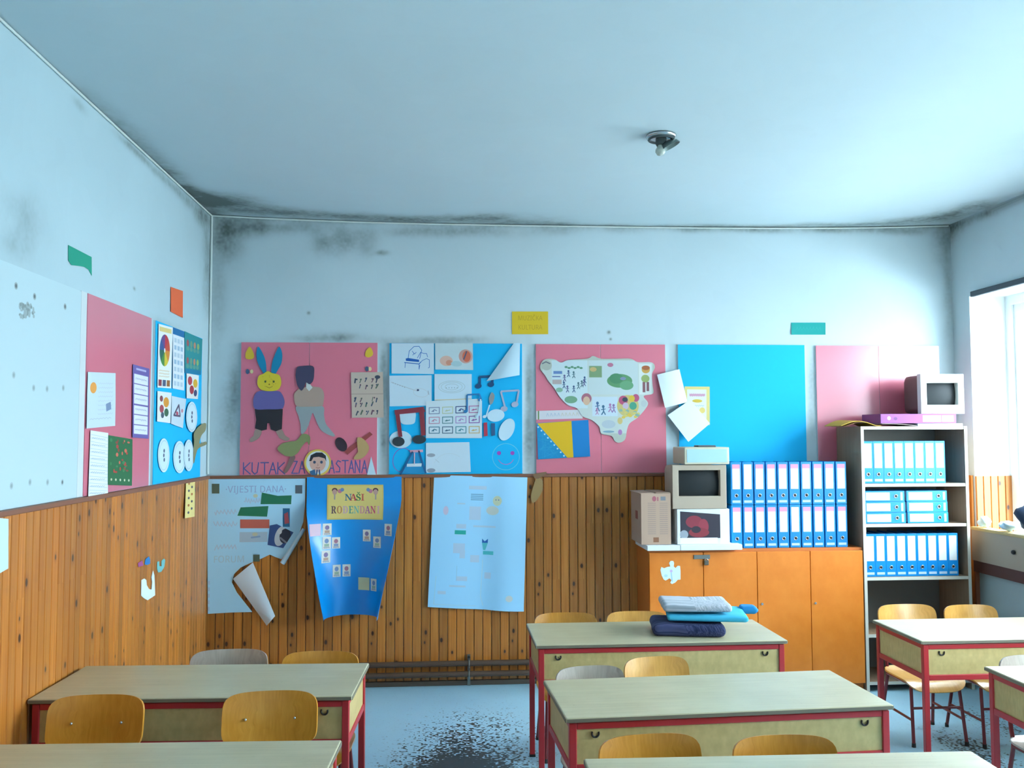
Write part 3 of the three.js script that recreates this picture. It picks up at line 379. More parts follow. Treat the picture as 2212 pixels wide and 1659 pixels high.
sheetB('drum_drawing', 'white sheet with a faint oval pencil drawing', 'drawing', cB([[480, 680], [805, 680], [805, 905], [480, 912]]), PB + 0.003, paperArt(82, 57, W1, (g) => { for (const r of [1, 0.8, 0.5]) { g.strokeStyle = '#b4c6cc'; g.lineWidth = 1.2; g.beginPath(); g.ellipse(38, 28, 29 * r, 13 * r, 0, 0, 7); g.stroke(); } for (let i = 0; i < 5; i++) dot(g, 26 + i * 6, 30, 1, 1, '#8aa0ac'); line(g, [[2, 56], [80, 55]], 2, '#cfc2a4'); }));
sheetB('instrument_sheet', 'white sheet with three rows of small framed icons', 'chart', cB([[405, 918], [895, 895], [895, 1240], [405, 1240]]), PB + 0.005, paperArt(122, 84, '#cfdde4', (g) => { const cs = ['#7d8aa6', '#b9c2a0', '#3f4f80', '#b06a98', '#c08aa0', '#5d8a90', '#a58ac0', '#8a5aa0', '#4a7a90', '#4a6a80', '#4a8a98', '#c8ab78']; for (let r = 0; r < 3; r++) for (let c = 0; c < 4; c++) { const x = 7 + c * 29, y = 15 + r * 22, k = cs[r * 4 + c]; g.strokeStyle = k; g.lineWidth = 1.8; g.strokeRect(x, y, 22, 14); line(g, [[x + 6, y + 9], [x + 11, y + 5 + (c % 2) * 3], [x + 16, y + 7]], 2, k); dot(g, x + 9, y + 8, 2, 2, k); } }));
sheetB('pencil_drawing', 'white sheet with two grey ovals at its edge, bottom of the music board', 'drawing', cB([[405, 1282], [785, 1275], [797, 1535], [405, 1543]]), PB + 0.003, paperArt(95, 65, W1, (g) => { dot(g, 11, 27, 9, 4, '#98a0ac'); dot(g, 11, 60, 9, 4.5, '#8f98a6'); line(g, [[20, 36], [28, 43]], 0.9, '#b0bcc6'); g.strokeStyle = '#c6d4dc'; g.lineWidth = 1; g.beginPath(); g.arc(50, 60, 36, 3.6, 5.4); g.stroke(); }));
cutB('white_disc_cutout', 'white paper disc behind the note head of the red music note', 'cutout', cB(oval(185, 1252, 98, 76)), PB + 0.001, M.paper);
const noteRed = mat('#8a3440', 0.8), noteDark = mat('#2e3a44', 0.8);
figure('music_note_cutout', 'large dark red beamed music note with black heads', 'cutout', [['beam', cB([[130, 995], [385, 965], [400, 1010], [135, 1035]]), noteRed, 0.002, false], ['stem', cB([[135, 1010], [172, 1010], [200, 1228], [165, 1232]]), noteRed, 0.001, false], ['stem', cB([[345, 985], [388, 985], [402, 1215], [362, 1220]]), noteRed, 0.001, false], ['note_head', cB(oval(165, 1270, 54, 42)), noteDark, 0.003], ['note_head', cB(oval(346, 1252, 60, 38)), noteDark, 0.003]], PB + 0.006);
cutB('rounded_card', 'small white rounded card inside the red music note', 'paper', cB([[172, 1012], [240, 1005], [310, 1012], [314, 1070], [300, 1112], [240, 1122], [190, 1108], [172, 1050]]), PB + 0.001, M.paper);
figure('metronome_cutout', 'blue paper metronome with pink frame low on the music board', 'cutout', [['body', cB([[285, 1350], [345, 1348], [400, 1545], [190, 1555]]), mat('#1c8fc4', 0.8), 0, false], ['frame_strip', cB([[265, 1345], [378, 1340], [380, 1362], [268, 1366]]), mat('#d0a0b4', 0.8), 0.002, false], ['side', cB([[283, 1355], [296, 1360], [190, 1560], [172, 1558]]), mat('#1a5f92', 0.8), 0.002, false], ['side', cB([[335, 1350], [350, 1350], [412, 1545], [395, 1550]]), mat('#1a5f92', 0.8), 0.002, false], ['scale', cB([[240, 1465], [370, 1460], [365, 1488], [238, 1490]]), mat('#d6e6ee', 0.8), 0.002, false], ['pendulum', cB([[300, 1370], [310, 1370], [308, 1470], [300, 1470]]), mat('#d6b6c4', 0.8), 0.004, false]], PB + 0.004);
sheetB('curled_sheet', 'white sheet folded over into a triangle at the top', 'paper', cB([[1175, 408], [1228, 410], [1222, 690], [935, 742]]), PB + 0.006, M.paper, { lift: (u, v) => 0.03 * (1 - v) * (0.3 + 0.7 * Math.sin(u * 3)) });
function beamed(label, q, m, w, lift, hm) { // q: beam left, beam right, foot left, foot right in crop pixels
  const [a, b, c, d] = q, st = (p, r) => { const L = Math.hypot(r[0] - p[0], r[1] - p[1]), nx = -(r[1] - p[1]) / L * w, ny = (r[0] - p[0]) / L * w; return cB([[p[0] + nx, p[1] + ny], [r[0] + nx, r[1] + ny], [r[0] - nx, r[1] - ny], [p[0] - nx, p[1] - ny]]); };
  figure('music_note_cutout', label, 'cutout', [['beam', st(a, b), m, 0.001, false], ['stem', st(a, c), m, 0, false], ['stem', st(b, d), m, 0, false], ['note_head', cB(oval(c[0] - 12, c[1], hm * 1.3, hm, -0.2)), m, 0.001], ['note_head', cB(oval(d[0] - 12, d[1], hm * 1.3, hm, -0.2)), m, 0.001]], PB + lift);
}
beamed('small navy beamed music note under the folded sheet', [[875, 705], [985, 700], [875, 785], [985, 772]], mat('#174a78', 0.8), 11, 0.002, 22);
beamed('thin blue beamed music note in front of the icon sheet', [[765, 862], [872, 855], [765, 1005], [890, 905]], mat('#2a7ab4', 0.8), 7, 0.009, 14);
beamed('pale pink beamed music note near the right board edge', [[1060, 832], [1218, 822], [1100, 985], [1195, 945]], mat('#a9b0c8', 0.8), 8, 0.002, 24);
for (const [x0, y0, x1, y1, lb] of [[850, 1050, 884, 900, 'white single music note over the icon sheet'], [918, 1052, 962, 950, 'white single music note beside the icon sheet']]) figure('music_note_cutout', lb, 'cutout', [['note_head', cB(oval(x0, y0, 17, 13, -0.3)), M.paper, 0.001], ['stem', cB([[x0 + 6, y0], [x1 - 6, y1], [x1 + 6, y1], [x0 + 18, y0]]), M.paper, 0, false]], PB + 0.012);
cutB('white_oval_cutout', 'small white paper oval beside the pink music note', 'cutout', cB(oval(1016, 1042, 76, 54, -0.15)), PB + 0.004, M.paper);
cutB('white_oval_cutout', 'tall tilted white paper oval above the drawn smiley face', 'cutout', cB(oval(1112, 1165, 62, 102, 0.45)), PB + 0.004, M.paper);
cutB('marker_cutout', 'upright red paper marker beside the icon sheet', 'cutout', cB([[910, 1105], [940, 1102], [945, 1220], [912, 1225]]), PB + 0.004, mat('#b83a50', 0.8), { smooth: false });
cutB('marker_cutout', 'upright dark blue paper marker beside the red one', 'cutout', cB([[975, 1110], [1008, 1110], [1010, 1215], [978, 1222]]), PB + 0.004, mat('#2f5a86', 0.8), { smooth: false });
cutB('leaf_cutout', 'grey paper leaf at the top of the white oval', 'cutout', cB([[980, 840], [1005, 870], [990, 930], [965, 945], [955, 890]]), PB + 0.006, mat('#8c9498', 0.8));

// ---------------------------------------------------------------- board three: map, flag; loose sheets
{ const out = cC([[110, 600], [150, 552], [230, 550], [290, 580], [360, 556], [520, 546], [570, 522], [640, 546], [780, 546], [900, 546], [960, 576], [1080, 578], [1110, 620], [1085, 680], [1090, 780], [1094, 850], [1012, 872], [1050, 930], [1030, 980], [960, 1060], [890, 1110], [866, 1170], [850, 1250], [800, 1280], [760, 1265], [730, 1220], [642, 1200], [625, 1140], [560, 1082], [480, 1050], [430, 980], [350, 950], [280, 880], [230, 800], [180, 740], [150, 690], [112, 645]]);
  const t = art(1000, 760, 0.7, (g) => {
    g.translate(-110, -522); rect(g, 100, 500, 1020, 800, '#b3bcb0'); rect(g, 130, 560, 960, 640, '#c4cdc8');
    const pic = (x, y, w, h, c) => rect(g, x, y, w, h, c);
    pic(210, 560, 310, 420, '#c6d6da'); pic(530, 560, 430, 300, '#c2cfd0'); pic(535, 610, 110, 100, '#7d9a72'); dot(g, 570, 640, 30, 20, '#c0a670'); dot(g, 800, 740, 110, 60, '#5f9468'); dot(g, 770, 720, 60, 45, '#4f8862'); dot(g, 860, 780, 60, 40, '#6aa078'); dot(g, 830, 720, 26, 14, '#7f8aa8'); dot(g, 720, 600, 26, 18, '#b4708a'); pic(970, 590, 110, 270, '#d6dcd8'); dot(g, 1030, 640, 36, 34, '#c89a4c'); dot(g, 1030, 625, 36, 20, '#a8603c'); dot(g, 1025, 720, 36, 34, '#9aac6a'); pic(1000, 750, 24, 90, '#8a5c64'); pic(1035, 750, 22, 80, '#8a5c64'); dot(g, 165, 605, 46, 44, '#b0b4a8'); line(g, [[130, 590], [160, 575], [195, 590]], 7, '#4a5468'); pic(225, 655, 75, 25, '#6482b4'); pic(215, 700, 70, 8, '#4a5a94'); pic(215, 730, 80, 40, '#b6a6a4');
    const fig = (x, y, s, c) => { dot(g, x, y - s, s * 0.35, s * 0.4, c); line(g, [[x, y - s * 0.6], [x + s * 0.1, y + s * 0.2], [x - s * 0.4, y + s]], s * 0.28, c); line(g, [[x + s * 0.1, y + s * 0.2], [x + s * 0.5, y + s]], s * 0.25, c); line(g, [[x - s * 0.5, y - s * 0.2], [x + s * 0.5, y - s * 0.4]], s * 0.2, c); };
    for (const [x, y] of [[355, 680], [400, 690], [320, 720], [315, 780], [345, 815], [400, 815], [440, 785], [470, 770], [495, 735], [490, 760]]) fig(x, y, 24, ['#3f5a80', '#4a6a74', '#5a5a86'][(x + y) % 3]);
    for (let i = 0; i < 6; i++) dot(g, 335 + i * 26, 620 + (i % 2) * 8, 14, 9, '#5c9072'); dot(g, 375, 905, 55, 32, '#74a080'); dot(g, 275, 820, 30, 20, '#86ab92'); dot(g, 510, 895, 44, 46, '#a86878'); dot(g, 510, 915, 30, 38, '#d4b094'); pic(560, 880, 220, 170, '#c6d4de'); fig(605, 970, 34, '#4a6a94'); fig(655, 1000, 34, '#3f6a8a'); fig(715, 980, 30, '#a872a0'); fig(600, 1010, 24, '#b47aa0'); fig(745, 985, 30, '#8a6aa0');
    dot(g, 870, 960, 95, 95, '#c8b878'); dot(g, 830, 910, 40, 40, '#b85474'); dot(g, 940, 890, 30, 34, '#b8587a'); dot(g, 905, 895, 26, 28, '#d8b840'); dot(g, 845, 905, 24, 20, '#3a4450'); dot(g, 915, 960, 32, 34, '#4a9a80'); dot(g, 850, 960, 26, 30, '#c6b2c6'); for (let i = 0; i < 18; i++) dot(g, rr(800, 980), rr(990, 1060), 16, 12, ['#d6b650', '#8aac9c', '#d0c070'][i % 3]); dot(g, 800, 1090, 22, 30, '#cfb878'); dot(g, 700, 1120, 60, 36, '#b2bec6'); dot(g, 700, 1185, 50, 10, '#7fa0b4'); dot(g, 800, 1190, 18, 24, '#a87ab0'); dot(g, 1010, 940, 26, 30, '#bcc4c4');
  });
  cutB('map_cutout', 'country map cutout covered with small colourful pictures', 'cutout', out, PB + 0.004, tmat(t, 0.8), { t: 0.004 }); }
sheetB('caption_strip', 'narrow pale caption strip above the blue and yellow flag', 'paper', cC([[75, 1002], [478, 990], [480, 1068], [75, 1078]]), PB + 0.002, paperArt(100, 20, '#d2cfd4', (g) => { rect(g, 3, 0, 3, 20, '#6f8a5a'); for (let i = 0; i < 9; i++) line(g, [[22 + i * 8, 13], [24 + i * 8, 6], [27 + i * 8, 13]], 1, i < 4 ? '#a8b4c8' : '#c4bca8'); }));
sheetB('flag_drawing', 'hand painted blue flag with yellow triangle and white stars', 'flag', cC([[78, 1108], [530, 1080], [545, 1400], [90, 1425]]), PB + 0.004, paperArt(112, 80, '#1788bc', (g, w, h) => { poly(g, [[1, 1], [75, 0], [76, 80], [63, 80]], '#e2b41e'); for (let i = 0; i < 9; i++) { const x = 3 + i * 6.6, y = 9 + i * 8.3; for (let k = 0; k < 5; k++) line(g, [[x, y], [x + 1.8 * Math.cos(k * 1.2566 - 1.57), y + 1.8 * Math.sin(k * 1.2566 - 1.57)]], 1.1, '#cfe6ee'); } rect(g, 76, 0, 36, 80, '#1a7ec0'); for (let i = 0; i < 40; i++) { g.globalAlpha = 0.18; line(g, [[rr(0, 60), rr(20, 80)], [rr(0, 60), rr(20, 80)]], 1.5, '#3aa8c8'); g.globalAlpha = 1; } poly(g, [[1, 1], [75, 0], [76, 80], [63, 80]], '#e2b41e'); }));
sheetB('bordered_notice', 'small notice with yellow border and coloured lines on the plain blue board', 'poster', cC([[1370, 788], [1590, 790], [1590, 1125], [1372, 1120]]), PB + 0.002, paperArt(60, 90, '#e0cf86', (g) => { rect(g, 6, 7, 46, 76, '#dfe6e4'); for (let i = 0; i < 3; i++) scrib(g, 12, 18 + i * 2, 36, '#cc9ab0', 2, 7, 0.6); dot(g, 30, 34, 12, 4, '#d8b84a'); scrib(g, 12, 45, 34, '#b4c4cc', 1.5); dot(g, 42, 56, 7, 7, '#e6cc7a'); scrib(g, 12, 66, 30, '#c8bfa0', 1.5); }));
sheetB('loose_sheet', 'upper white loose sheet with rounded corner between two boards', 'paper', cC([[1130, 685], [1325, 637], [1395, 925], [1192, 975]]), PB + 0.022, M.sheet, { lift: (u, v) => 0.03 * (1 - v) * (1 - u) + 0.01 * Math.sin(u * 3) });
sheetB('loose_sheet', 'lower white loose sheet turned on its corner over the bordered notice', 'paper', cC([[1222, 1040], [1420, 905], [1592, 1112], [1395, 1272]]), PB + 0.03, M.sheet, { lift: (u, v) => 0.03 * (1 - u) * (1 - v) });
// signs on the bare wall
sheetB('subject_sign', 'yellow paper sign with faint lettering above the music board', 'sign', R4(1106, 673, 1184, 722), 0.002, tmat(art(78, 49, 8, (g) => { rect(g, 0, 0, 78, 49, '#e0bc24'); write(g, 'MUZIČKA', 39, 14, 14, '#c39c22', { sx: 0.9 }); write(g, 'KULTURA', 39, 34, 14, '#c39c22', { sx: 0.9 }); }), 0.8));
sheetB('subject_sign', 'narrow teal paper sign above the plain blue board', 'sign', R4(1709, 697, 1783, 723), 0.002, tmat(art(74, 26, 6, (g) => { rect(g, 0, 0, 74, 26, '#109a94'); for (let i = 0; i < 8; i++) line(g, [[10 + i * 7, 16], [13 + i * 7, 9], [15 + i * 7, 16]], 0.8, '#2a9f9c'); }), 0.8));

// ---------------------------------------------------------------- posters hanging on the cladding
const HO = 0.026;
{ // torn white news poster
  const out = [[447, 1034], [660, 1031], [659, 1090], [655, 1128], [641, 1168], [608, 1208], [594, 1203], [583, 1198], [566, 1206], [548, 1213], [520, 1226], [506, 1240], [501, 1258], [512, 1280], [545, 1322], [500, 1323], [449, 1326]];
  const at = centre(out.map(([x, y]) => onZ(x, y, -D + HO))), t = thing('news_poster', 'torn white poster with faint blue heading and green strips', 'poster', at);
  const tex = art(213, 295, 4, (g) => { g.translate(-447, -1031); rect(g, 440, 1025, 230, 310, '#b6e4fc'); write(g, '·VIJESTI DANA·', 553, 1056, 20, '#9fb4dc', { sx: 1.02 }); for (const [x, y, w] of [[528, 1082, 34], [465, 1106, 46], [463, 1133, 50], [466, 1182, 46]]) scrib(g, x, y, w, '#bccfe6', 2, 6, 5); write(g, 'FORUM', 497, 1208, 20, '#b6d2e2'); rect(g, 519, 1150, 60, 22, '#b4c8d8'); line(g, [[545, 1162], [562, 1160]], 4, '#8fa8cc'); dot(g, 552, 1155, 6, 4, '#cfcaae'); for (let i = 0; i < 5; i++) rect(g, 453, 1255 + i * 14, 4, 8, '#b8cfe8'); dot(g, 552, 1071, 5, 4, '#cfd2b8'); });
  part('sheet', cutGeo(out, -D + HO, at, 0.0012, false), tmat(tex, 0.85), t);
  const glued = (name, px, m, z = 0.002) => { const g = cutGeo(px, -D + HO, at, 0.0008, false); g.translate(0, 0, z); return part(name, g, m, t); };
  const green = mat('#2a7a58', 0.8); glued('green_strip', [[566, 1064], [600, 1071], [630, 1070], [629, 1089], [563, 1089]], green); glued('green_strip', [[520, 1096], [580, 1093], [577, 1116], [513, 1114]], green); glued('orange_strip', R4(519, 1122, 582, 1141), mat('#cf6a58', 0.8));
  glued('flag_picture', R4(611, 1098, 626, 1138), mat('#2f6f98', 0.8)); glued('red_figure', [[614, 1110], [622, 1106], [625, 1130], [615, 1132]], mat('#b4545c', 0.8), 0.003);
  glued('photograph', [[583, 1135], [598, 1132], [634, 1150], [612, 1184], [578, 1177]], paperArt(56, 52, '#3f578c', (g) => { dot(g, 28, 26, 12, 22, '#c8ccd2', 0.3); dot(g, 38, 26, 12, 16, '#3a3a48', 0.2); dot(g, 26, 16, 5, 6, '#d8d4d4'); line(g, [[28, 30], [40, 40]], 4, '#8a8a94'); }));
  const corner = mat('#5c6a58', 0.8); glued('corner_photo', R4(458, 1045, 474, 1066), corner); glued('corner_photo', R4(638, 1048, 653, 1066), mat('#5a6670', 0.8)); glued('corner_photo', R4(547, 1198, 561, 1213), corner);
  // the torn strip folded down, and the rolled edge beside the tear
  const cz = [[548, 1214], [597, 1328], [577, 1351], [504, 1250]].map(([x, y]) => onZ(x, y, -D + HO + 0.004).sub(at)); part('folded_flap', quad([cz[3], cz[0], cz[1], cz[2]], NB, 0.001, 8, 12, (u, v) => 0.012 + 0.05 * Math.sin(u * Math.PI * 0.75) * (0.4 + 0.6 * (1 - v))), M.paperBack, t);
  const a = onZ(657, 1142, -D + HO + 0.012).sub(at), b = onZ(610, 1217, -D + HO + 0.03).sub(at), ax = b.clone().sub(a), side = V(-ax.y, ax.x, 0).normalize();
  part('rolled_edge', slab((u, v) => { const p = a.clone().lerp(b, 1 - v), th = u * 4.4 - 0.6, r = 0.012 + 0.006 * (1 - v); return p.addScaledVector(side, r * Math.cos(th)).add(V(0, 0, r * Math.sin(th))); }, 0.001, 14, 4), M.paper, t);
}
{ // blue birthday poster, sides curling forward
  const c = onZ(766, 1030, -D + HO), bot = onZ(768, 1327, -D + HO).y, H = c.y - bot, Wd = 0.352, t = thing('birthday_poster', 'blue birthday poster with curled sides and a yellow heading', 'poster', V(c.x, bot, -D + HO));
  const curv = (a) => { let lo = 1e-4, hi = 2.6; for (let i = 0; i < 40; i++) { const m = (lo + hi) / 2; Math.sin(m) / m > a ? lo = m : hi = m; } return lo; };
  const face = (s, v) => { // s: metres from the middle line along the paper, v 0 bottom to 1 top
    const k = 1 - v, ratio = 1 - 0.47 * Math.pow(clamp((k - 0.18) / 0.82), 1.15), an = curv(Math.min(0.9995, ratio)), kk = an / Wd, q = Math.abs(s); return V(Math.sign(s) * Math.sin(q * kk) / kk + (s < 0 ? -0.012 : 0.012) * 0, v * H, 0.003 + (1 - Math.cos(q * kk)) / kk); };
  part('sheet', slab((u, v) => face((u * 2 - 1) * Wd, v), 0.0012, 48, 24), mat('#0096e4', 0.32, { clearcoat: 0.4, clearcoatRoughness: 0.25 }), t);
  const card = (name, x0, y0, x1, y1, m) => { // photo pixels on the poster face
    const inv = (px, py) => { const p = onZ(px, py, -D + HO + 0.01), v = clamp((p.y - bot) / H), X = p.x - c.x; let lo = 0, hi = Wd * 0.98; for (let i = 0; i < 30; i++) { const m2 = (lo + hi) / 2; face(m2, v).x < Math.abs(X) ? lo = m2 : hi = m2; } return [Math.sign(X) * lo, v]; };
    const A = inv(x0, y1), B = inv(x1, y1), C = inv(x1, y0), E = inv(x0, y0);
    part(name, slab((u, v) => { const s = (A[0] + (B[0] - A[0]) * u) * (1 - v) + (E[0] + (C[0] - E[0]) * u) * v, vv = (A[1] + (B[1] - A[1]) * u) * (1 - v) + (E[1] + (C[1] - E[1]) * u) * v, p = face(s, vv), q = face(s + 0.002, vv).sub(face(s - 0.002, vv)).normalize(); return p.add(V(-q.z, 0, q.x).multiplyScalar(0.0022)); }, 0.001, 4, 3), m, t);
  };
  const cols = ['#b83a48', '#d8a03c', '#c65a80', '#3a8a94', '#5a6aa8', '#8a9a3c', '#c46a3c', '#6a9ab8'];
  card('heading', 707, 1047, 828, 1122, tmat(art(121, 75, 8, (g) => {
    rect(g, 0, 0, 121, 75, '#d9c06c'); rect(g, 3, 3, 115, 69, '#e2cc7a');
    const kid = (x) => { dot(g, x, 12, 6, 5, '#5a3a3c'); dot(g, x, 16, 5, 6, '#c49a8c'); line(g, [[x, 22], [x, 31]], 3, '#a89a9a'); dot(g, x + (x < 60 ? 11 : -11), 14, 4.5, 4.5, '#c87a8c'); dot(g, x + (x < 60 ? 16 : -16), 11, 4, 4, '#6f8ab4'); }; kid(16); kid(104);
    'NAŠI'.split('').forEach((ch, i) => write(g, ch, 45 + [0, 11, 22, 31][i], 27, 20, ['#2c6a8a', '#c03a48', '#3a7a4a', '#c65a4c'][i], { bold: true, font: 'serif' }));
    'ROĐENDANI'.split('').forEach((ch, i) => write(g, ch, 14 + [0, 12.5, 25, 37, 48.5, 61, 72.5, 84.5, 96][i], 55, 22, ['#5a3a54', '#c0804c', '#c8a0b0', '#4a9a8c', '#6ab0a8', '#d08a94', '#a85a9a', '#c83a6a', '#e0a0b8'][i], { bold: true, font: 'serif', sx: 0.72 }));
  }), 0.75));
  const cardM = [0, 1, 2].map((k) => paperArt(18, 26, '#e6e2d6', (g) => { dot(g, 9, 9, 4.5, 5, ['#b07a8c', '#8a7aa0', '#7a90b4'][k]); rect(g, 4, 15, 10, 6, ['#8fa0c0', '#c0a08c', '#a0b49a'][k]); scrib(g, 3, 23, 12, '#a0a4b0', 1); }));
  [[672, 1130, 695, 1155, 'pink'], [699, 1130, 717, 1155], [699, 1158, 716, 1184], [718, 1160, 735, 1184], [698, 1187, 715, 1213], [720, 1219, 736, 1245], [740, 1219, 757, 1245], [784, 1144, 801, 1169], [807, 1158, 824, 1182], [832, 1130, 848, 1155], [774, 1247, 799, 1274, 'note'], [802, 1248, 815, 1274]].forEach(([a, b, c2, d, k], i) => card(k === 'note' ? 'blank_note' : 'name_card', a, b, c2, d, k === 'pink' ? mat('#e6c6d4', 0.8) : k === 'note' ? mat('#e0d8a8', 0.8) : cardM[i % 3]));
}
{ // pale printed sheet with a vertical fold
  const tex = art(212, 295, 4, (g) => { g.translate(-925, -1024); rect(g, 915, 1015, 235, 310, '#a6dcfc'); const b = (x, y, w, h, c) => rect(g, x, y, w, h, c); for (let i = 0; i < 4; i++) b(1010, 1064 + i * 4, 28, 2, '#6fa0c4'); dot(g, 1070, 1078, 10, 11, '#c9cfb0'); dot(g, 1067, 1076, 1.4, 1.6, '#6f7f9c'); dot(g, 1073, 1076, 1.4, 1.6, '#6f7f9c'); b(977, 1146, 25, 9, '#25a79a'); poly(g, [[1039, 1163], [1045, 1169], [1052, 1163], [1052, 1172], [1039, 1172]], '#1c5fb0'); poly(g, [[1039, 1172], [1052, 1172], [1047, 1188], [1042, 1188]], '#56bcc6'); b(1042, 1190, 23, 8, '#4dbcc4'); const f = '#b9cfe6'; for (const [x, y, w, h] of [[980, 1085, 18, 3], [1005, 1046, 40, 8], [1008, 1092, 26, 30], [975, 1175, 26, 22], [990, 1190, 12, 18], [1014, 1200, 20, 16], [985, 1248, 24, 10], [970, 1268, 36, 4], [945, 1282, 18, 7], [1047, 1237, 14, 14], [1018, 1134, 50, 4], [980, 1132, 22, 10]]) b(x, y, w, h, f); dot(g, 955, 1103, 6, 10, '#d0c4dc'); dot(g, 1060, 1100, 14, 10, '#c8cfc8'); dot(g, 1103, 1292, 8, 7, '#cdd0cc'); line(g, [[985, 1225], [985, 1258]], 0.8, '#9cc0d8'); line(g, [[1042, 1210], [1040, 1290], [1046, 1310]], 1.4, '#c2dcec'); line(g, [[940, 1250], [938, 1312], [1030, 1312]], 1, '#bcd8e4'); });
  sheetB('printed_poster', 'pale blue-white printed poster with a vertical fold', 'poster', [[938, 1026], [1139, 1031], [1131, 1320], [924, 1310]], HO, tmat(tex, 0.75), { lift: (u, v) => 0.006 + (u < 0.58 ? 0.05 * Math.sin(u / 0.58 * Math.PI) * 0.25 : 0.035 * Math.sin((u - 0.58) / 0.42 * Math.PI)) * (1 - v * 0.6) + (u > 0.9 && v > 0.93 ? 0.05 * (u - 0.9) * 10 * (v - 0.93) : 0) + 0.03 * (1 - v) * Math.abs(u - 0.58) });
}
figure('leaf_cutout', 'brown paper leaf hanging on the cladding beside the printed poster', 'cutout', [['leaf', [[1160, 1032], [1172, 1038], [1172, 1058], [1160, 1080], [1150, 1086], [1147, 1070], [1152, 1050]], mat('#a5885a', 0.85)], ['stem', [[1150, 1024], [1180, 1019], [1181, 1023], [1163, 1034], [1155, 1034]], mat('#8a6a50', 0.85), 0.002, false]], HO + 0.012);

// ---------------------------------------------------------------- heating pipes
for (const [py, lb] of [[1434, 'upper brown heating pipe along the cladding foot'], [1457, 'lower brown heating pipe along the cladding foot']]) { const y = onZ(950, py, -D + 0.07).y; single('heating_pipe', lb, 'pipe', new THREE.CylinderGeometry(0.021, 0.021, 3.2, 14).rotateZ(Math.PI / 2), M.pipe, V(XL + 0.03 + 1.6, y, -D + 0.07)); }
{ const p = onZ(1013, 1479, -D + 0.06), y1 = onZ(1013, 1434, -D + 0.07).y, y2 = onZ(1013, 1457, -D + 0.07).y, t = thing('pipe_bracket', 'grey vertical pipe bracket holding both heating pipes', 'bracket', V(p.x, 0, -D + 0.03));
  part('post', box(0.022, y1 + 0.06, 0.012, 0, (y1 + 0.06) / 2, 0), M.pipeMetal, t); for (const y of [y1, y2]) part('clamp', new THREE.TorusGeometry(0.026, 0.006, 6, 16).rotateY(Math.PI / 2).translate(0, y, 0.04), M.pipeMetal, t); part('bolt', new THREE.CylinderGeometry(0.01, 0.01, 0.02, 8).rotateX(Math.PI / 2).translate(0, y1 + 0.045, 0.012), M.hook, t); }

// ---------------------------------------------------------------- desks
const DW = 1.365, DD = 0.565, DH = 0.76;
function makeDesk(k) {
  const t = thing('school_desk', '', 'desk', V(0, 0, 0), 0, 'double school desks'), f = 0.03, x = DW / 2 - 0.03, z = DD / 2 - 0.025, y1 = DH - 0.024, y0 = DH - 0.2;
  const top = part('tabletop', rbox(DW, 0.02, DD, 0.006, 0, DH - 0.01, 0), deskTop[k], t);
  part('edge_band', mergeGeometries([box(DW - 0.008, 0.014, 0.004, 0, DH - 0.011, DD / 2 - 0.0005), box(DW - 0.008, 0.014, 0.004, 0, DH - 0.011, -DD / 2 + 0.0005), box(0.004, 0.014, DD - 0.008, DW / 2 - 0.0005, DH - 0.011, 0), box(0.004, 0.014, DD - 0.008, -DW / 2 + 0.0005, DH - 0.011, 0)]), M.edge, top);
  for (const sx of [-1, 1]) for (const sz of [-1, 1]) { const l = part('leg', rbox(f, y1 - 0.012, f, 0.004, sx * x, (y1 - 0.012) / 2 + 0.012, sz * z), M.red, t); part('foot_cap', box(f + 0.004, 0.014, f + 0.004, sx * x, 0.007, sz * z), M.hook, l); }
  for (const sz of [-1, 1]) part('rail', rbox(2 * x - f, f * 0.85, f * 0.85, 0.004, 0, y1 - f * 0.425, sz * z), M.red, t);
  for (const sx of [-1, 1]) part('rail', rbox(f * 0.85, f * 0.85, 2 * z - f, 0.004, sx * x, y1 - f * 0.425, 0), M.red, t);
  part('rail', rbox(2 * x - f, f, f * 0.85, 0.004, 0, y0, z), M.red, t); for (const sx of [-1, 1]) part('rail', rbox(f * 0.85, f, 2 * z - f, 0.004, sx * x, y0, 0), M.red, t);
  const ph = y1 - f * 0.85 - y0 - f / 2; part('front_panel', box(2 * x - f, ph, 0.012, 0, y0 + f / 2 + ph / 2, z), deskPanel, t); for (const sx of [-1, 1]) part('side_panel', box(0.012, ph, 2 * z - f, sx * x, y0 + f / 2 + ph / 2, 0), deskPanel, t);
  part('book_shelf', box(2 * x - f, 0.012, 2 * z - f, 0, y0 + 0.004, 0), deskPanel, t);
  for (const sx of [-1, 1]) part('bag_hook', new THREE.TorusGeometry(0.014, 0.004, 6, 12, Math.PI * 1.3).rotateZ(2.6).translate(sx * (x - 0.09), y0 + f / 2 + ph - 0.018, z + 0.01), M.hook, t);
  return t;
}
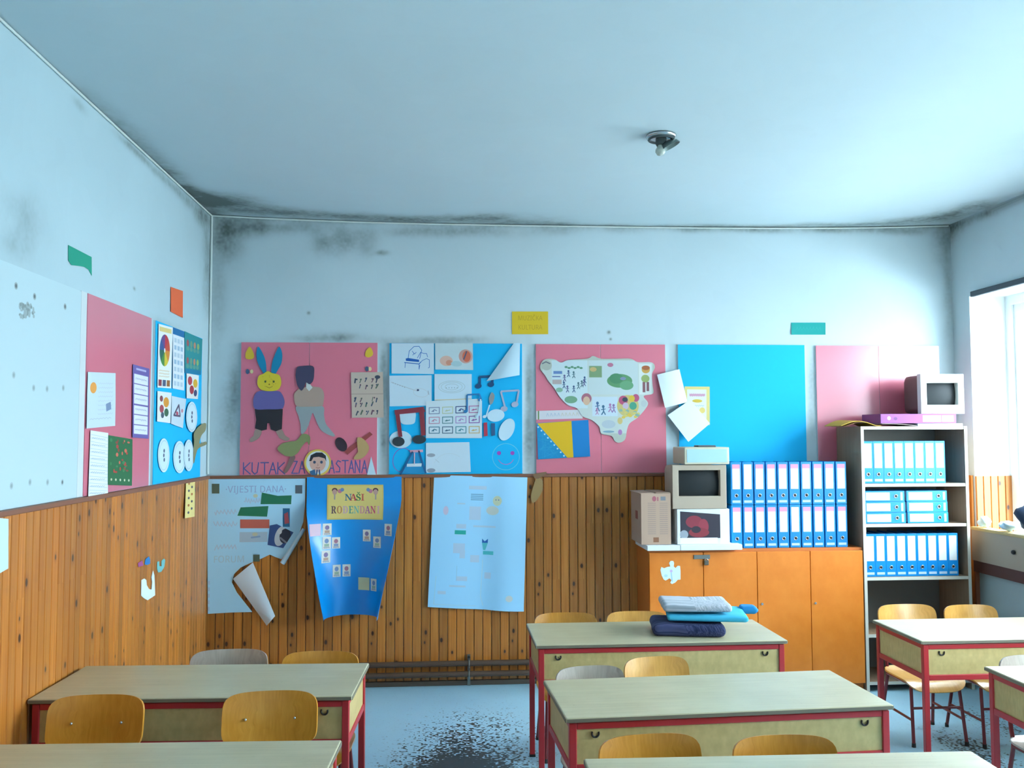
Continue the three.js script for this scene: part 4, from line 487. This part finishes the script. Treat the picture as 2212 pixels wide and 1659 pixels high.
// back edge left and right corners (x, z), label
const DESKS = [[[-1.745, -4.60], [-0.385, -4.545], 'red-framed double desk against the wood-clad side wall, under the torn scraps'], [[-1.745, -3.475], [-0.39, -3.42], 'red-framed double desk whose chairs back onto the next desk by the side wall'], [[0.465, -5.41], [1.828, -5.415], 'red-framed double desk carrying the pile of folded clothes'], [[0.437, -4.165], [1.795, -4.235], 'slightly turned red-framed double desk facing the one with clothes'], [[0.468, -3.16], [1.832, -3.13], 'red-framed double desk of the middle row farthest from the orange cupboard'], [[2.54, -5.34], [3.9, -5.34], 'bright red-framed double desk in front of the bookcase by the window'], [[2.562, -4.24], [3.92, -4.24], 'red-framed double desk in the window row, behind the bookcase one']];
const proto = [makeDesk(0)];
const deskAt = [];
DESKS.forEach(([a, b, lb], i) => { const o = i ? copy(proto[0], lb) : proto[0]; o.userData.label = lb; const ang = Math.atan2(-(b[1] - a[1]), b[0] - a[0]), mx = (a[0] + b[0]) / 2, mz = (a[1] + b[1]) / 2; o.rotation.y = ang; o.position.set(mx + Math.sin(ang) * DD / 2, 0, mz + Math.cos(ang) * DD / 2); deskAt.push(o); });

// ---------------------------------------------------------------- chairs (they face the camera side)
const CW = 0.385, SH = 0.385, CT = 0.772;
function makeChair(m) {
  const t = thing('school_chair', '', 'chair', V(0, 0, 0), 0, 'plywood school chairs');
  const rcorner = (u, v, w, h, r) => { // squircle mapping of the unit square
    const a = u * 2 - 1, b = v * 2 - 1, n = 5, l = Math.max(Math.abs(a), Math.abs(b)); if (l < 1e-6) return [0, 0]; const s = l / Math.pow(Math.pow(Math.abs(a), n) + Math.pow(Math.abs(b), n), 1 / n); return [a * s * w / 2, b * s * h / 2]; };
  part('seat', slab((u, v) => { const [x, z] = rcorner(u, 1 - v, CW, 0.37); const q = z / 0.185, y = SH - 0.012 * (1 - Math.pow(x / (CW / 2), 2)) - (q > 0.55 ? 0.05 * Math.pow((q - 0.55) / 0.45, 2) : 0) + (q < -0.6 ? 0.02 * Math.pow((-q - 0.6) / 0.4, 2) : 0); return V(x, y, z); }, 0.009, 20, 20), m, t);
  const bh = 0.205, lean = 0.2; part('backrest', slab((u, v) => { const [x, y] = rcorner(u, v, CW, bh); const d = 0.035 * Math.pow(x / (CW / 2), 2); return V(x, CT - bh / 2 + y * Math.cos(lean), -0.215 - y * Math.sin(lean) + d); }, 0.009, 24, 12), m, t);
  for (const s of [-1, 1]) { const x = s * 0.15;
    const back = part('back_leg', tubeGeo([V(s * 0.172, 0.012, -0.235), V(x, SH - 0.035, -0.17), V(x, SH + 0.04, -0.185), V(x * 0.9, CT - 0.05, -0.248)], 0.0105, 24, 8), M.redDark, t); part('foot_cap', new THREE.CylinderGeometry(0.012, 0.013, 0.024, 8).translate(s * 0.172, 0.012, -0.236), M.hook, back);
    const fr = part('front_leg', tubeGeo([V(s * 0.165, 0.012, 0.165), V(x, SH - 0.045, 0.12)], 0.0105, 4, 8), M.redDark, t); part('foot_cap', new THREE.CylinderGeometry(0.012, 0.013, 0.024, 8).translate(s * 0.165, 0.012, 0.165), M.hook, fr);
    part('seat_rail', tubeGeo([V(x, SH - 0.036, -0.17), V(x, SH - 0.03, 0.125)], 0.0095, 2, 8), M.redDark, t); part('stretcher', tubeGeo([V(s * 0.161, 0.15, -0.212), V(s * 0.158, 0.15, 0.149)], 0.008, 2, 8), M.redDark, t);
    part('rivet', new THREE.SphereGeometry(0.006, 8, 6).translate(s * 0.1, CT - 0.105, -0.2), M.ring, t); }
  part('stretcher', tubeGeo([V(-0.158, 0.22, 0.14), V(0.158, 0.22, 0.14)], 0.008, 2, 8), M.redDark, t); part('stretcher', tubeGeo([V(-0.152, SH - 0.034, 0.1), V(0.152, SH - 0.034, 0.1)], 0.008, 2, 8), M.redDark, t);
  return t;
}
const chairKinds = {}, colour = { a: plyGold[0], b: plyGold[1], c: plyGold[2], g: plyGrey };
[[498, 1401, 0.05, 'g', 'worn grey plywood chair at the desk by the side wall'], [695, 1405, -0.03, 'a', 'golden plywood chair beside the worn grey one, side wall desk'], [237, 1497, 0.0, 'a', 'brown plywood chair backing onto the side wall desk, by the cladding', 1, 1.035], [592, 1497, 0.05, 'b', 'golden plywood chair backing onto the side wall desk, near the aisle', 1, 1.035],
  [1220, 1322, 0.0, 'b', 'plywood chair behind the clothes desk, by the clear desk end'], [1375, 1319, -0.06, 'c', 'shiny plywood chair behind the clothes desk, next to the pile'], [1270, 1437, 0.12, 'g', 'worn greyish pink plywood chair in the middle row', 0.87], [1412, 1417, 0.14, 'c', 'pale shiny plywood chair beside the worn greyish pink one', 0.87],
  [1397, 1584, 0.1, 'b', 'golden plywood chair at the middle row desk farthest from the cupboard, by the aisle'], [1687, 1586, 0.0, 'a', 'golden plywood chair at the middle row desk farthest from the cupboard, window side'], [1952, 1304, 0.0, 'c', 'pale plywood chair at the window desk, in front of the bookcase'], [2089, 1305, 0.0, 'c', 'pale plywood chair at the window desk, beside the cover panel', 0.92], [2228, 1413, 0.0, 'g', 'grey plywood chair at the second window desk']].forEach(([px, py, ang, k, lb, sc = 1, sy = 1]) => {
  const o = chairKinds[k] ? copy(chairKinds[k], lb) : (chairKinds[k] = makeChair(colour[k])); o.userData.label = lb;
  const p = onY(px, py, CT); o.position.set(p.x + Math.sin(ang) * 0.235, 0, p.z + 0.235 * Math.cos(ang)); o.rotation.y = ang; o.scale.set(sc, sy, 1); if (sy > 1) o.position.z = -3.955 + 0.235;
});

// ---------------------------------------------------------------- orange cupboard
const CZ = -6.52, CTOP = onZ(1720, 1184, CZ).y, CX0 = onZ(1402, 1300, CZ).x, CX1 = 3.03;
{ const w = CX1 - CX0, d = D - 0.024 + CZ, t = thing('cupboard', 'low orange cupboard with four plain doors', 'cupboard', V((CX0 + CX1) / 2, 0, CZ - d / 2));
  part('body', mergeGeometries([box(w, 0.02, d, 0, CTOP - 0.01, 0), box(w, 0.06, d - 0.02, 0, 0.03, -0.01), box(0.018, CTOP - 0.08, d, -w / 2 + 0.009, (CTOP - 0.02) / 2 + 0.03, 0), box(0.018, CTOP - 0.08, d, w / 2 - 0.009, (CTOP - 0.02) / 2 + 0.03, 0), box(w - 0.036, CTOP - 0.08, 0.01, 0, (CTOP - 0.02) / 2 + 0.03, -d / 2 + 0.01)]), mat('#c9702c', 0.5), t);
  for (let i = 0; i < 4; i++) { const dw = w / 4 - 0.004, x = -w / 2 + (i + 0.5) * w / 4, dr = part('door', rbox(dw, CTOP - 0.085, 0.018, 0.003, x, (CTOP - 0.02) / 2 + 0.032, d / 2 + 0.009), M.orange, t); if (i === 2 || i === 3) part('lock', new THREE.CylinderGeometry(0.009, 0.009, 0.008, 12).rotateX(Math.PI / 2).translate(x - dw / 2 + 0.03, CTOP * 0.62, d / 2 + 0.021), M.ring, dr); }
  const h = onZ(1516, 1203, CZ + 0.02), hp = part('hasp', rbox(0.12, 0.03, 0.006, 0.002, h.x - t.position.x, h.y, d / 2 + 0.022), M.pipeMetal, t); part('padlock', rbox(0.034, 0.036, 0.016, 0.005, h.x - t.position.x + 0.03, h.y - 0.04, d / 2 + 0.03), mat('#6a655c', 0.4, { metalness: 0.6 }), hp); part('shackle', new THREE.TorusGeometry(0.012, 0.003, 6, 12, Math.PI).translate(h.x - t.position.x + 0.03, h.y - 0.024, d / 2 + 0.03), M.ring, hp);
  const cD = crop(1400, 1190, 0.05426), sk = cD([[830, 480], [900, 395], [1000, 400], [1035, 480], [1020, 620], [1090, 680], [1180, 590], [1270, 600], [1290, 800], [1290, 1140], [1180, 1150], [1080, 1260], [950, 1320], [880, 1270], [930, 1160], [850, 1090], [780, 1130], [700, 1180], [620, 1140], [540, 980], [490, 760], [530, 640], [640, 690], [760, 640], [880, 620]]);
  const at = V(0, 0, CZ + 0.019), q = cutGeo(sk, CZ + 0.019, V(0, 0, 0), 0.001, false); const c2 = centre(sk.map(([x, y]) => onZ(x, y, CZ + 0.019))); q.translate(-c2.x, -c2.y, 0);
  single('paper_sticker', 'torn white paper sticker on the orange cupboard door', 'sticker', q, paperArt(45, 50, '#dcecf2', (g) => { dot(g, 24, 22, 3, 3, '#c8b0dc'); line(g, [[24, 26], [26, 44]], 2.4, '#a8cce4'); dot(g, 12, 32, 4, 3, '#b8dcec'); }), c2); }

// ---------------------------------------------------------------- bookcase
const SZ = -6.50, SX0 = 3.036, SX1 = onZ(2089, 930, SZ).x, STOP = onZ(1960, 921, SZ).y;
const shelfY = [1047, 1134, 1249].map((py) => onZ(1960, py, SZ).y);
{ const w = SX1 - SX0, d = D - 0.024 + SZ, t = thing('bookcase', 'tall brown open bookcase with pale shelf edges', 'bookcase', V((SX0 + SX1) / 2, 0, SZ - d / 2)), th = 0.022;
  for (const s of [-1, 1]) { const sd = part('side_panel', box(th, STOP, d - 0.004, s * (w / 2 - th / 2), STOP / 2, -0.002), shelfMat, t); part('edge_strip', box(th, STOP, 0.004, s * (w / 2 - th / 2), STOP / 2, d / 2 - 0.002), shelfEdge, sd); }
  part('back_panel', box(w - 2 * th, STOP - 0.03, 0.006, 0, STOP / 2, -d / 2 + 0.005), shelfBack, t);
  [STOP - th / 2, ...shelfY.map((y) => y - 0.003), 0.4, 0.06].forEach((y, i) => { const s = part(i ? 'shelf' : 'top_panel', box(w - 2 * th, th, d - 0.014, 0, y, -0.002), shelfMat, t); part('edge_strip', box(w - 2 * th, th, 0.004, 0, y, d / 2 - 0.007), shelfEdge, s); }); }

// ---------------------------------------------------------------- ring binders
const BH = 0.312, BW = 0.079, BD = 0.285;
function makeBinder(strip, two) {
  const t = thing('ring_binder', '', 'binder', V(0, 0, 0), 0, '');
  part('cover', mergeGeometries([rbox(BW, BH, 0.006, 0.0025, 0, BH / 2, -0.003), box(0.003, BH - 0.004, BD - 0.006, -BW / 2 + 0.002, BH / 2, -BD / 2 - 0.003), box(0.003, BH - 0.004, BD - 0.006, BW / 2 - 0.002, BH / 2, -BD / 2 - 0.003)].map((g) => g.index ? g.toNonIndexed() : g)), M.binder, t);
  part('paper_block', box(BW - 0.012, BH - 0.02, BD - 0.03, 0, BH / 2 - 0.004, -BD / 2 - 0.002), M.label, t);
  const lb = part('label', box(BW * 0.72, BH * 0.58, 0.0012, 0, BH * 0.655, 0.0006), M.label, t); if (strip) part('pink_strip', box(BW * 0.72, BH * 0.1, 0.001, 0, BH * 0.895, 0.0014), M.pinkStrip, lb);
  const r = part('finger_ring', new THREE.TorusGeometry(0.0115, 0.0028, 6, 16).translate(0, BH * 0.215, 0.001), M.ring, t); part('finger_hole', new THREE.CylinderGeometry(0.0095, 0.0095, 0.001, 14).rotateX(Math.PI / 2).translate(0, BH * 0.215, 0.0004), M.hole, r);
  part('name_strip', box(BW * 0.74, BH * 0.055, 0.001, 0, BH * 0.075, 0.0005), mat('#b9d2e6', 0.7), t); return t;
}
const bProto = [makeBinder(true), makeBinder(false)]; const bUsed = [0, 0];
function binder(kind, label, group, x, y, z, lie = 0, lean = 0) { const o = bUsed[kind]++ ? copy(bProto[kind]) : bProto[kind]; o.userData = { label, category: 'binder', group }; o.position.set(x, y, z); o.rotation.z = lie ? Math.PI / 2 : lean; return o; }
const ORD = ['first', 'second', 'third', 'fourth', 'fifth', 'sixth', 'seventh', 'eighth', 'ninth', 'tenth'];
for (let r = 0; r < 2; r++) for (let i = 0; i < 10; i++) { const x = onZ(1594 + i * 25.35, 1100, CZ).x, plain = (r === 1 && i === 1) || (r === 0 && i === 5); binder(plain ? 1 : 0, 'blue ring binder with ' + (plain ? 'plain white' : 'pink-topped') + ' label, ' + ORD[9 - i] + ' from the bookcase, ' + (r ? 'upper' : 'lower') + ' cupboard row', r ? 'binders in the upper row on the cupboard' : 'binders in the lower row on the cupboard', x, CTOP + 0.001 + r * (BH + 0.002), CZ - 0.03); }
for (let i = 0; i < 8; i++) { const x = onZ(1858 + i * 23.9 + 3, 1000, SZ).x; binder(1, 'blue ring binder on the top bookcase shelf, ' + ORD[i] + ' from the cupboard side', 'binders on the top shelf', Math.max(x, SX0 + 0.023 + BW / 2 + i * BW), shelfY[0] + 0.009, SZ - 0.03); }
for (let c = 0; c < 2; c++) for (let r = 0; r < 3; r++) binder(1, ['bottom', 'middle', 'top'][r] + ' blue ring binder lying in the bookcase stack ' + (c ? 'by the window side' : 'nearest the cupboard'), c ? 'lying binders, window side stack' : 'lying binders, cupboard side stack', SX0 + 0.026 + BH * (1 + c) + c * 0.014 + (2 - r) * 0.003, shelfY[1] + 0.009 + BW / 2 + r * (BW + 0.001), SZ - 0.035, 1);
for (let i = 0; i < 9; i++) { const x = onZ(1860 + i * 25.2, 1190, SZ).x; binder(1, 'blue ring binder on the third bookcase shelf, ' + ORD[i] + ' from the cupboard side', 'binders on the third shelf', Math.max(x, SX0 + 0.023 + BW / 2 + i * BW), shelfY[2] + 0.009, SZ - 0.03); }
[bProto[0], bProto[1]].forEach((b) => { if (!b.userData.group) scene.remove(b); });

// ---------------------------------------------------------------- things on the cupboard
function crt(name, label, w, h, d, body, pos, turn, scr, shellM) {
  const t = thing(name, label, 'monitor', pos, turn), bz = 0.032, fr = new THREE.Shape([[-w / 2, 0], [w / 2, 0], [w / 2, h], [-w / 2, h]].map((p) => new THREE.Vector2(...p))), sx = scr[0] * w / 2, sy0 = scr[1] * h, sy1 = scr[2] * h;
  fr.holes.push(new THREE.Path([[-sx, sy0], [sx, sy0], [sx, sy1], [-sx, sy1]].map((p) => new THREE.Vector2(...p))));
  part('bezel', new THREE.ExtrudeGeometry(fr, { depth: 0.045, bevelEnabled: true, bevelSize: 0.004, bevelThickness: 0.004, bevelSegments: 2 }).translate(0, 0.004, -0.049), body, t);
  part('screen', slab((u, v) => V((u * 2 - 1) * (sx + 0.004), sy0 + v * (sy1 - sy0), -0.024 - 0.016 * (Math.pow(u * 2 - 1, 2) + Math.pow(v * 2 - 1, 2))), 0.004, 12, 10), mat('#2a2e30', 0.5, { specularIntensity: 0.35 }), t);
  part('shell', slab((u, v) => { const a = u * Math.PI * 2, n = 16, c = Math.cos(a), s = Math.sin(a), q = 1 / Math.pow(Math.pow(Math.abs(c), n) + Math.pow(Math.abs(s), n), 1 / n), k = v < 0.75 ? 0.98 : 0.98 - (v - 0.75) * 0.9; return V(c * q * w / 2 * k, h / 2 + 0.004 + s * q * h / 2 * k - (1 - k) * h * 0.12, -0.049 - v * d); }, 0.004, 48, 6), shellM || body, t);
  part('back_cover', box(w * 0.7, h * 0.7, 0.01, 0, h * 0.47, -0.049 - d), shellM || body, t); return t;
}
const ZM = CZ - 0.02;
{ // white flat boards sticking out over the cupboard edge
  const p0 = onZ(1398, 1180, CZ + 0.07), p1 = onZ(1470, 1180, CZ + 0.07), p2 = onZ(1604, 1180, CZ + 0.07), d = 0.42;
  single('white_board_slab', 'short white board slab lying under the cardboard box', 'board', rbox(p1.x - p0.x - 0.004, 0.036, d, 0.003, 0, 0.018, 0), M.sheet, V((p0.x + p1.x) / 2, CTOP + 0.001, CZ + 0.07 - d / 2));
  single('white_board_slab', 'long white board slab lying under the framed picture', 'board', rbox(p2.x - p1.x - 0.002, 0.038, d, 0.003, 0, 0.019, 0), M.sheet, V((p1.x + p2.x) / 2, CTOP + 0.001, CZ + 0.07 - d / 2));
  const y = CTOP + 0.04, bx0 = onZ(1385, 1100, ZM + 0.04).x, bx1 = onZ(1449, 1100, ZM + 0.04).x, h = onZ(1420, 1066, ZM + 0.04).y - y, bd = 0.36, w = bx1 - bx0;
  const txt = tmat(art(70, 115, 6, (g) => { rect(g, 0, 0, 70, 115, '#b99c88'); dot(g, 31, 12, 5, 6, '#a8606c'); rect(g, 38, 8, 3, 9, '#a8606c'); rect(g, 46, 7, 12, 9, '#7d8088'); for (let i = 0; i < 16; i++) { line(g, [[16, 22 + i * 4.6], [34, 22 + i * 4.6]], 1.2, '#9a8480'); line(g, [[44, 22 + i * 4.6], [62, 22 + i * 4.6]], 1.2, '#9a8480'); } rect(g, 28, 99, 13, 11, '#8a6048'); }), 0.85);
  const b = thing('cardboard_box', 'pinkish brown cardboard box with printed side', 'box', V((bx0 + bx1) / 2, y, ZM + 0.04 - bd / 2)); part('carton', box(w, h, bd - 0.004, 0, h / 2, -0.002), cardboard, b); part('printed_side', box(w, h, 0.004, 0, h / 2, bd / 2 - 0.002), txt, b);
  part('flap', box(w * 0.5 - 0.004, 0.004, bd, -w * 0.25, h + 0.004, 0).rotateZ(0.03), cardboard, b); part('flap', box(w * 0.5 - 0.004, 0.004, bd, w * 0.25, h + 0.004, 0), cardboard, b); part('print_mark', box(0.0015, 0.06, 0.08, -w / 2 - 0.0005, h * 0.55, 0.02), mat('#9a5a50', 0.85), b);
  // boxed picture under the monitor
  const qx0 = onZ(1463, 1130, ZM + 0.05).x, qx1 = onZ(1576, 1130, ZM + 0.05).x, qh = onZ(1500, 1100, ZM + 0.05).y - y, q = thing('packaging_box', 'white packaging box with a dark red picture on its face', 'box', V((qx0 + qx1) / 2, y, ZM + 0.05)), qw = qx1 - qx0;
  const picT = tmat(art(112, 72, 6, (g) => { rect(g, 0, 0, 112, 72, '#dfe9ee'); poly(g, [[6, 4], [108, 12], [94, 60], [6, 60]], '#2c2634'); dot(g, 36, 26, 18, 13, '#8c2c3c'); dot(g, 56, 36, 11, 16, '#9a3242'); dot(g, 46, 48, 22, 10, '#8a2a36'); dot(g, 14, 52, 9, 9, '#9aa4b0'); dot(g, 40, 42, 10, 7, '#2c2230'); rect(g, 6, 59, 80, 12, '#eef2f2'); rect(g, 92, 0, 20, 72, '#eef4f4'); }), 0.5);
  part('box_body', box(qw, qh, 0.24, 0, qh / 2, -0.122), M.sheet, q); part('picture_face', box(qw - 0.002, qh - 0.002, 0.002, 0, qh / 2, -0.001), picT, q);
  // monitor on top of it
  const mx0 = onZ(1452, 1050, ZM + 0.04).x, mx1 = onZ(1569, 1050, ZM + 0.04).x, my = y + qh + 0.002, mh = onZ(1500, 1005, ZM + 0.04).y - my - 0.006;
  crt('computer_monitor', 'beige tube monitor with dark screen stacked on the packaging box', mx1 - mx0 - 0.008, mh, 0.3, mat('#b3a390', 0.6), V((mx0 + mx1) / 2, my, ZM + 0.045), 0, [0.8, 0.27, 0.9]);
  const dx0 = onZ(1478, 980, ZM + 0.05).x, dx1 = onZ(1575, 980, ZM + 0.05).x, dy = my + mh + 0.012, dh = onZ(1520, 966, ZM + 0.05).y - dy, dv = thing('flat_device', 'cream desktop device with pale blue front on the monitor', 'device', V((dx0 + dx1) / 2, dy, ZM + 0.055 - 0.17));
  part('case', rbox(dx1 - dx0, dh, 0.34, 0.008, 0, dh / 2, 0, 3), mat('#d2cdb4', 0.55), dv); part('front_plate', rbox(dx1 - dx0 - 0.036, dh - 0.03, 0.004, 0.0015, 0, dh / 2, 0.171), mat('#a9cfe2', 0.5), dv); part('dark_bump', rbox((dx1 - dx0) * 0.4, 0.014, 0.12, 0.005, 0.02, dh + 0.006, 0.05), mat('#555a60', 0.6), dv);
}
// ---------------------------------------------------------------- things on the bookcase
{ const y = STOP + 0.001, mag = thing('purple_box', 'flat purple box with white print under the white monitor', 'box', V((onZ(1906, 900, SZ).x + onZ(2070, 900, SZ).x) / 2, y + 0.022, SZ - 0.18)), w = onZ(2070, 900, SZ).x - onZ(1906, 900, SZ).x, h = 0.07;
  part('carton', box(w, h, 0.3, 0, h / 2, 0), mat('#8a4a86', 0.7), mag); part('printed_front', box(w - 0.004, h - 0.004, 0.002, 0, h / 2, 0.1505), tmat(art(165, 22, 6, (g) => { rect(g, 0, 0, 165, 22, '#96509a'); rect(g, 92, 3, 40, 16, '#dcd4ea'); for (let i = 0; i < 8; i++) line(g, [[95 + i * 4.4, 16], [96 + i * 4.4, 6]], 1.4, '#b6aace'); dot(g, 18, 10, 4, 5, '#c89ac0'); dot(g, 32, 11, 4, 4, '#6a3a70'); rect(g, 134, 3, 26, 16, '#b9a0dc'); }), 0.6), mag);
  const sx0 = onZ(1985, 915, SZ).x, sx1 = onZ(2082, 915, SZ).x; single('paper_stack', 'flat stack of white paper under the purple box', 'paper', box(sx1 - sx0, 0.02, 0.3, 0, 0.01, 0), M.paper, V((sx0 + sx1) / 2, y, SZ - 0.165));
  const fx0 = onZ(1818, 910, SZ).x, fx1 = onZ(1905, 910, SZ).x; const fo = thing('yellow_folder', 'open yellow folder with sagging pages on the bookcase', 'folder', V((fx0 + fx1) / 2, y, SZ - 0.17)), fw = fx1 - fx0;
  part('cover', slab((u, v) => V((u - 0.5) * fw, 0.006 + 0.045 * Math.sin(clamp(u * 1.15) * Math.PI) * (0.75 + 0.25 * v), 0.16 - v * 0.3), 0.004, 20, 6), mat('#cfa63a', 0.7), fo); part('pages', slab((u, v) => V((u - 0.5) * fw * 0.86 + 0.02, 0.002 + 0.03 * Math.sin(clamp(u * 1.1) * Math.PI), 0.15 - v * 0.26), 0.002, 16, 4), mat('#b08a6a', 0.8), fo);
  const gx0 = onZ(1907, 905, SZ).x, gx1 = onZ(1983, 915, SZ).x; single('grey_magazine', 'grey magazine sloping off the yellow folder', 'magazine', slab((u, v) => V((u - 0.5) * (gx1 - gx0), 0.02 - u * 0.016 + 0.006 * Math.sin(u * 3), 0.15 - v * 0.28), 0.004, 12, 4), mat('#a59a92', 0.7), V((gx0 + gx1) / 2, y, SZ - 0.165));
  const w0 = onZ(1992, 850, SZ - 0.02).x, w1 = onZ(2086, 850, SZ - 0.02).x, my = y + 0.022 + h + 0.002 - 0.001, mh = onZ(2040, 808, SZ - 0.02).y - my - 0.006;
  crt('white_monitor', 'white tube monitor with dark screen on top of the bookcase', w1 - w0 - 0.008, mh, 0.27, mat('#e4e6e2', 0.5), V((w0 + w1) / 2 - 0.0, my, SZ - 0.04), 0.0, [0.76, 0.2, 0.8], mat('#6e5550', 0.6)); }

// ---------------------------------------------------------------- window corner
{ const XF = 3.93, zA = -6.62, zB = -4.8, ty = onX(2113, 1140, XF).y, by = onX(2108, 1211, XF).y, t = thing('radiator_cover', 'beige panel cover with dark knob along the window wall', 'cover', V(XR - 0.003, 0, (zA + zB) / 2)), L = zB - zA, dx = XR - XF - 0.003;
  part('top_board', box(dx + 0.01, 0.02, L, -dx / 2, ty - 0.01, 0), deskPanel, t); part('front_panel', box(0.016, ty - 0.02 - by, L, -dx + 0.008, (ty - 0.02 + by) / 2, 0), mat('#a89a86', 0.55), t); part('lower_rail', box(0.04, 0.085, L, -dx + 0.03, by - 0.043, 0), mat('#5a3830', 0.6), t);
  const k = onX(2192, 1193, XF); part('knob', new THREE.SphereGeometry(0.016, 12, 10).translate(-dx - 0.01, k.y, k.z - t.position.z), mat('#22242a', 0.4), t); part('end_panel', box(dx - 0.016, ty - 0.02, 0.016, -dx / 2 + 0.008, (ty - 0.02) / 2, -L / 2 + 0.008), mat('#a05a3c', 0.55), t); part('base_panel', box(0.012, by - 0.086, L, -dx + 0.05, (by - 0.086) / 2, 0), mat('#a9b8b8', 0.6), t);
  const crumple = (r, k2, sy) => { const g = mergeVertices(new THREE.IcosahedronGeometry(r, 3).deleteAttribute('normal').deleteAttribute('uv')), p = g.attributes.position; for (let i = 0; i < p.count; i++) { const q = V(p.getX(i), p.getY(i), p.getZ(i)), f = 0.7 + 0.6 * vnoise(q.x / r * 2.4 + k2, q.y / r * 2.4 + q.z / r * 1.7, k2); p.setXYZ(i, q.x * f, q.y * f * sy, q.z * f); } g.computeVertexNormals(); g.computeBoundingBox(); return g.translate(0, -g.boundingBox.min.y, 0); };
  const c1 = onX(2130, 1138, XF + 0.06); single('crumpled_paper', 'small crumpled white paper beside the bookcase on the cover', 'paper', crumple(0.04, 3, 1), M.paper, V(c1.x - 0.01, ty + 0.001, c1.z)); const c3 = onX(2180, 1142, XF + 0.06); single('crumpled_paper', 'larger crumpled white paper next to the dark blue bag', 'paper', crumple(0.06, 8, 0.6), M.paper, V(c3.x, ty + 0.001, c3.z));
  const c4 = onX(2218, 1130, XF + 0.05); single('cloth_bag', 'dark blue cloth bag on the cover by the window', 'bag', crumple(0.13, 15, 0.8), mat('#1f3550', 0.85), V(c4.x + 0.08, ty + 0.001, c4.z + 0.02)); }
{ const a = onX(2098, 636, XR - 0.02), L = 6.4; single('curtain_rail', 'dark curtain rail strip above the windows', 'rail', rbox(0.03, 0.042, L, 0.006), M.dark, V(XR - 0.016, a.y, a.z + L / 2)); }

// ---------------------------------------------------------------- folded clothes
function folded(w, h, d, k, amp = 0.012) {
  const g0 = new THREE.BoxGeometry(w, h, d, 28, 5, 22).deleteAttribute('normal').deleteAttribute('uv'), g = mergeVertices(g0, 1e-5), p = g.attributes.position, r = h * 0.48;
  for (let i = 0; i < p.count; i++) { const q = V(p.getX(i), p.getY(i), p.getZ(i)), c = V(clamp(q.x, -w / 2 + r, w / 2 - r), clamp(q.y, -h / 2 + r, h / 2 - r), clamp(q.z, -d / 2 + r, d / 2 - r)); const dd = q.clone().sub(c); if (dd.lengthSq() > 1e-10) q.copy(c).add(dd.normalize().multiplyScalar(r)); const top = (q.y + h / 2) / h; q.y += amp * (fbm(q.x * 9 + k, q.z * 9, k, 3) - 0.5) * 2 * top; q.x += amp * (fbm(q.z * 8 + k, q.y * 30, k + 5, 2) - 0.5) * 1.6; q.z += amp * (fbm(q.x * 8, q.y * 30 + k, k + 7, 2) - 0.5) * 1.6; p.setXYZ(i, q.x, q.y, q.z); }
  g.computeVertexNormals(); g.computeBoundingBox(); return g.translate(0, -g.boundingBox.min.y, 0);
}
{ const y = DH + 0.001, speck = (r, g, b, k) => { const t = pixels(128, 128, (u, v, x, yy) => { const n = hash(x, yy, k) - 0.5; return [r + 70 * n, g + 60 * n, b + 60 * n]; }); return tmat(t, 0.95); };
  const uvIt = (g) => { const p = g.attributes.position, a = new Float32Array(p.count * 2); for (let i = 0; i < p.count; i++) { a[2 * i] = p.getX(i) * 2 + p.getY(i); a[2 * i + 1] = p.getZ(i) * 2 + p.getY(i); } g.setAttribute('uv', new THREE.BufferAttribute(a, 2)); return g; };
  const nv = single('folded_garment', 'navy speckled garment at the bottom of the folded pile', 'clothes', uvIt(folded(0.40, 0.066, 0.30, 3, 0.008)), speck(46, 54, 92, 3), V(1.345, y, -5.10), 'folded clothes pile'); nv.rotation.y = -0.16;
  const tq = thing('folded_garment', 'turquoise garment sticking out of the folded pile', 'clothes', V(1.46, y + 0.078, -5.13), -0.2, 'folded clothes pile'); part('cloth', folded(0.44, 0.032, 0.33, 9, 0.006), mat('#3fb4d6', 0.9), tq); part('sleeve', folded(0.10, 0.045, 0.09, 14, 0.012).translate(0.25, 0, -0.12), mat('#1f86c4', 0.9), tq);
  const gy = single('folded_garment', 'grey knitted garment on top of the folded pile', 'clothes', uvIt(folded(0.38, 0.042, 0.30, 21, 0.006)), speck(176, 182, 190, 9), V(1.40, y + 0.124, -5.15), 'folded clothes pile'); gy.rotation.y = -0.14; }

// ---------------------------------------------------------------- ceiling lamp fitting (unlit)
{ const p = onY(1428, 292, hc(1.4)), t = thing('ceiling_lamp', 'small round metal ceiling lamp fitting with tilted dark reflector', 'lamp', V(p.x, hc(p.x), p.z)), L = (pts) => new THREE.LatheGeometry(pts.map(([r, y]) => new THREE.Vector2(r, y)), 28);
  part('base_plate', L([[0.0001, -0.001], [0.082, -0.001], [0.084, -0.008], [0.078, -0.018], [0.06, -0.024], [0.0001, -0.026]]), M.chrome, t); part('gasket', new THREE.TorusGeometry(0.066, 0.007, 8, 28).rotateX(Math.PI / 2).translate(0, -0.024, 0), mat('#3f4a4c', 0.6), t);
  part('lamp_holder', L([[0.0001, -0.024], [0.03, -0.024], [0.03, -0.05], [0.024, -0.062], [0.0001, -0.062]]), mat('#4a5654', 0.6), t); part('reflector', L([[0.022, 0], [0.05, -0.012], [0.062, -0.034], [0.06, -0.036], [0.047, -0.015], [0.022, -0.003]]).rotateZ(0.45).translate(0.032, -0.034, 0.0), mat('#6d7c7a', 0.35, { metalness: 0.6 }), t);
  part('bulb', L([[0.0001, -0.118], [0.018, -0.113], [0.027, -0.098], [0.026, -0.084], [0.016, -0.068], [0.013, -0.06], [0.0001, -0.06]]).translate(-0.008, 0, 0.012), mat('#d2d8cc', 0.15, { transmission: 0.3, thickness: 0 }), t); }

renderer.render(scene, camera);
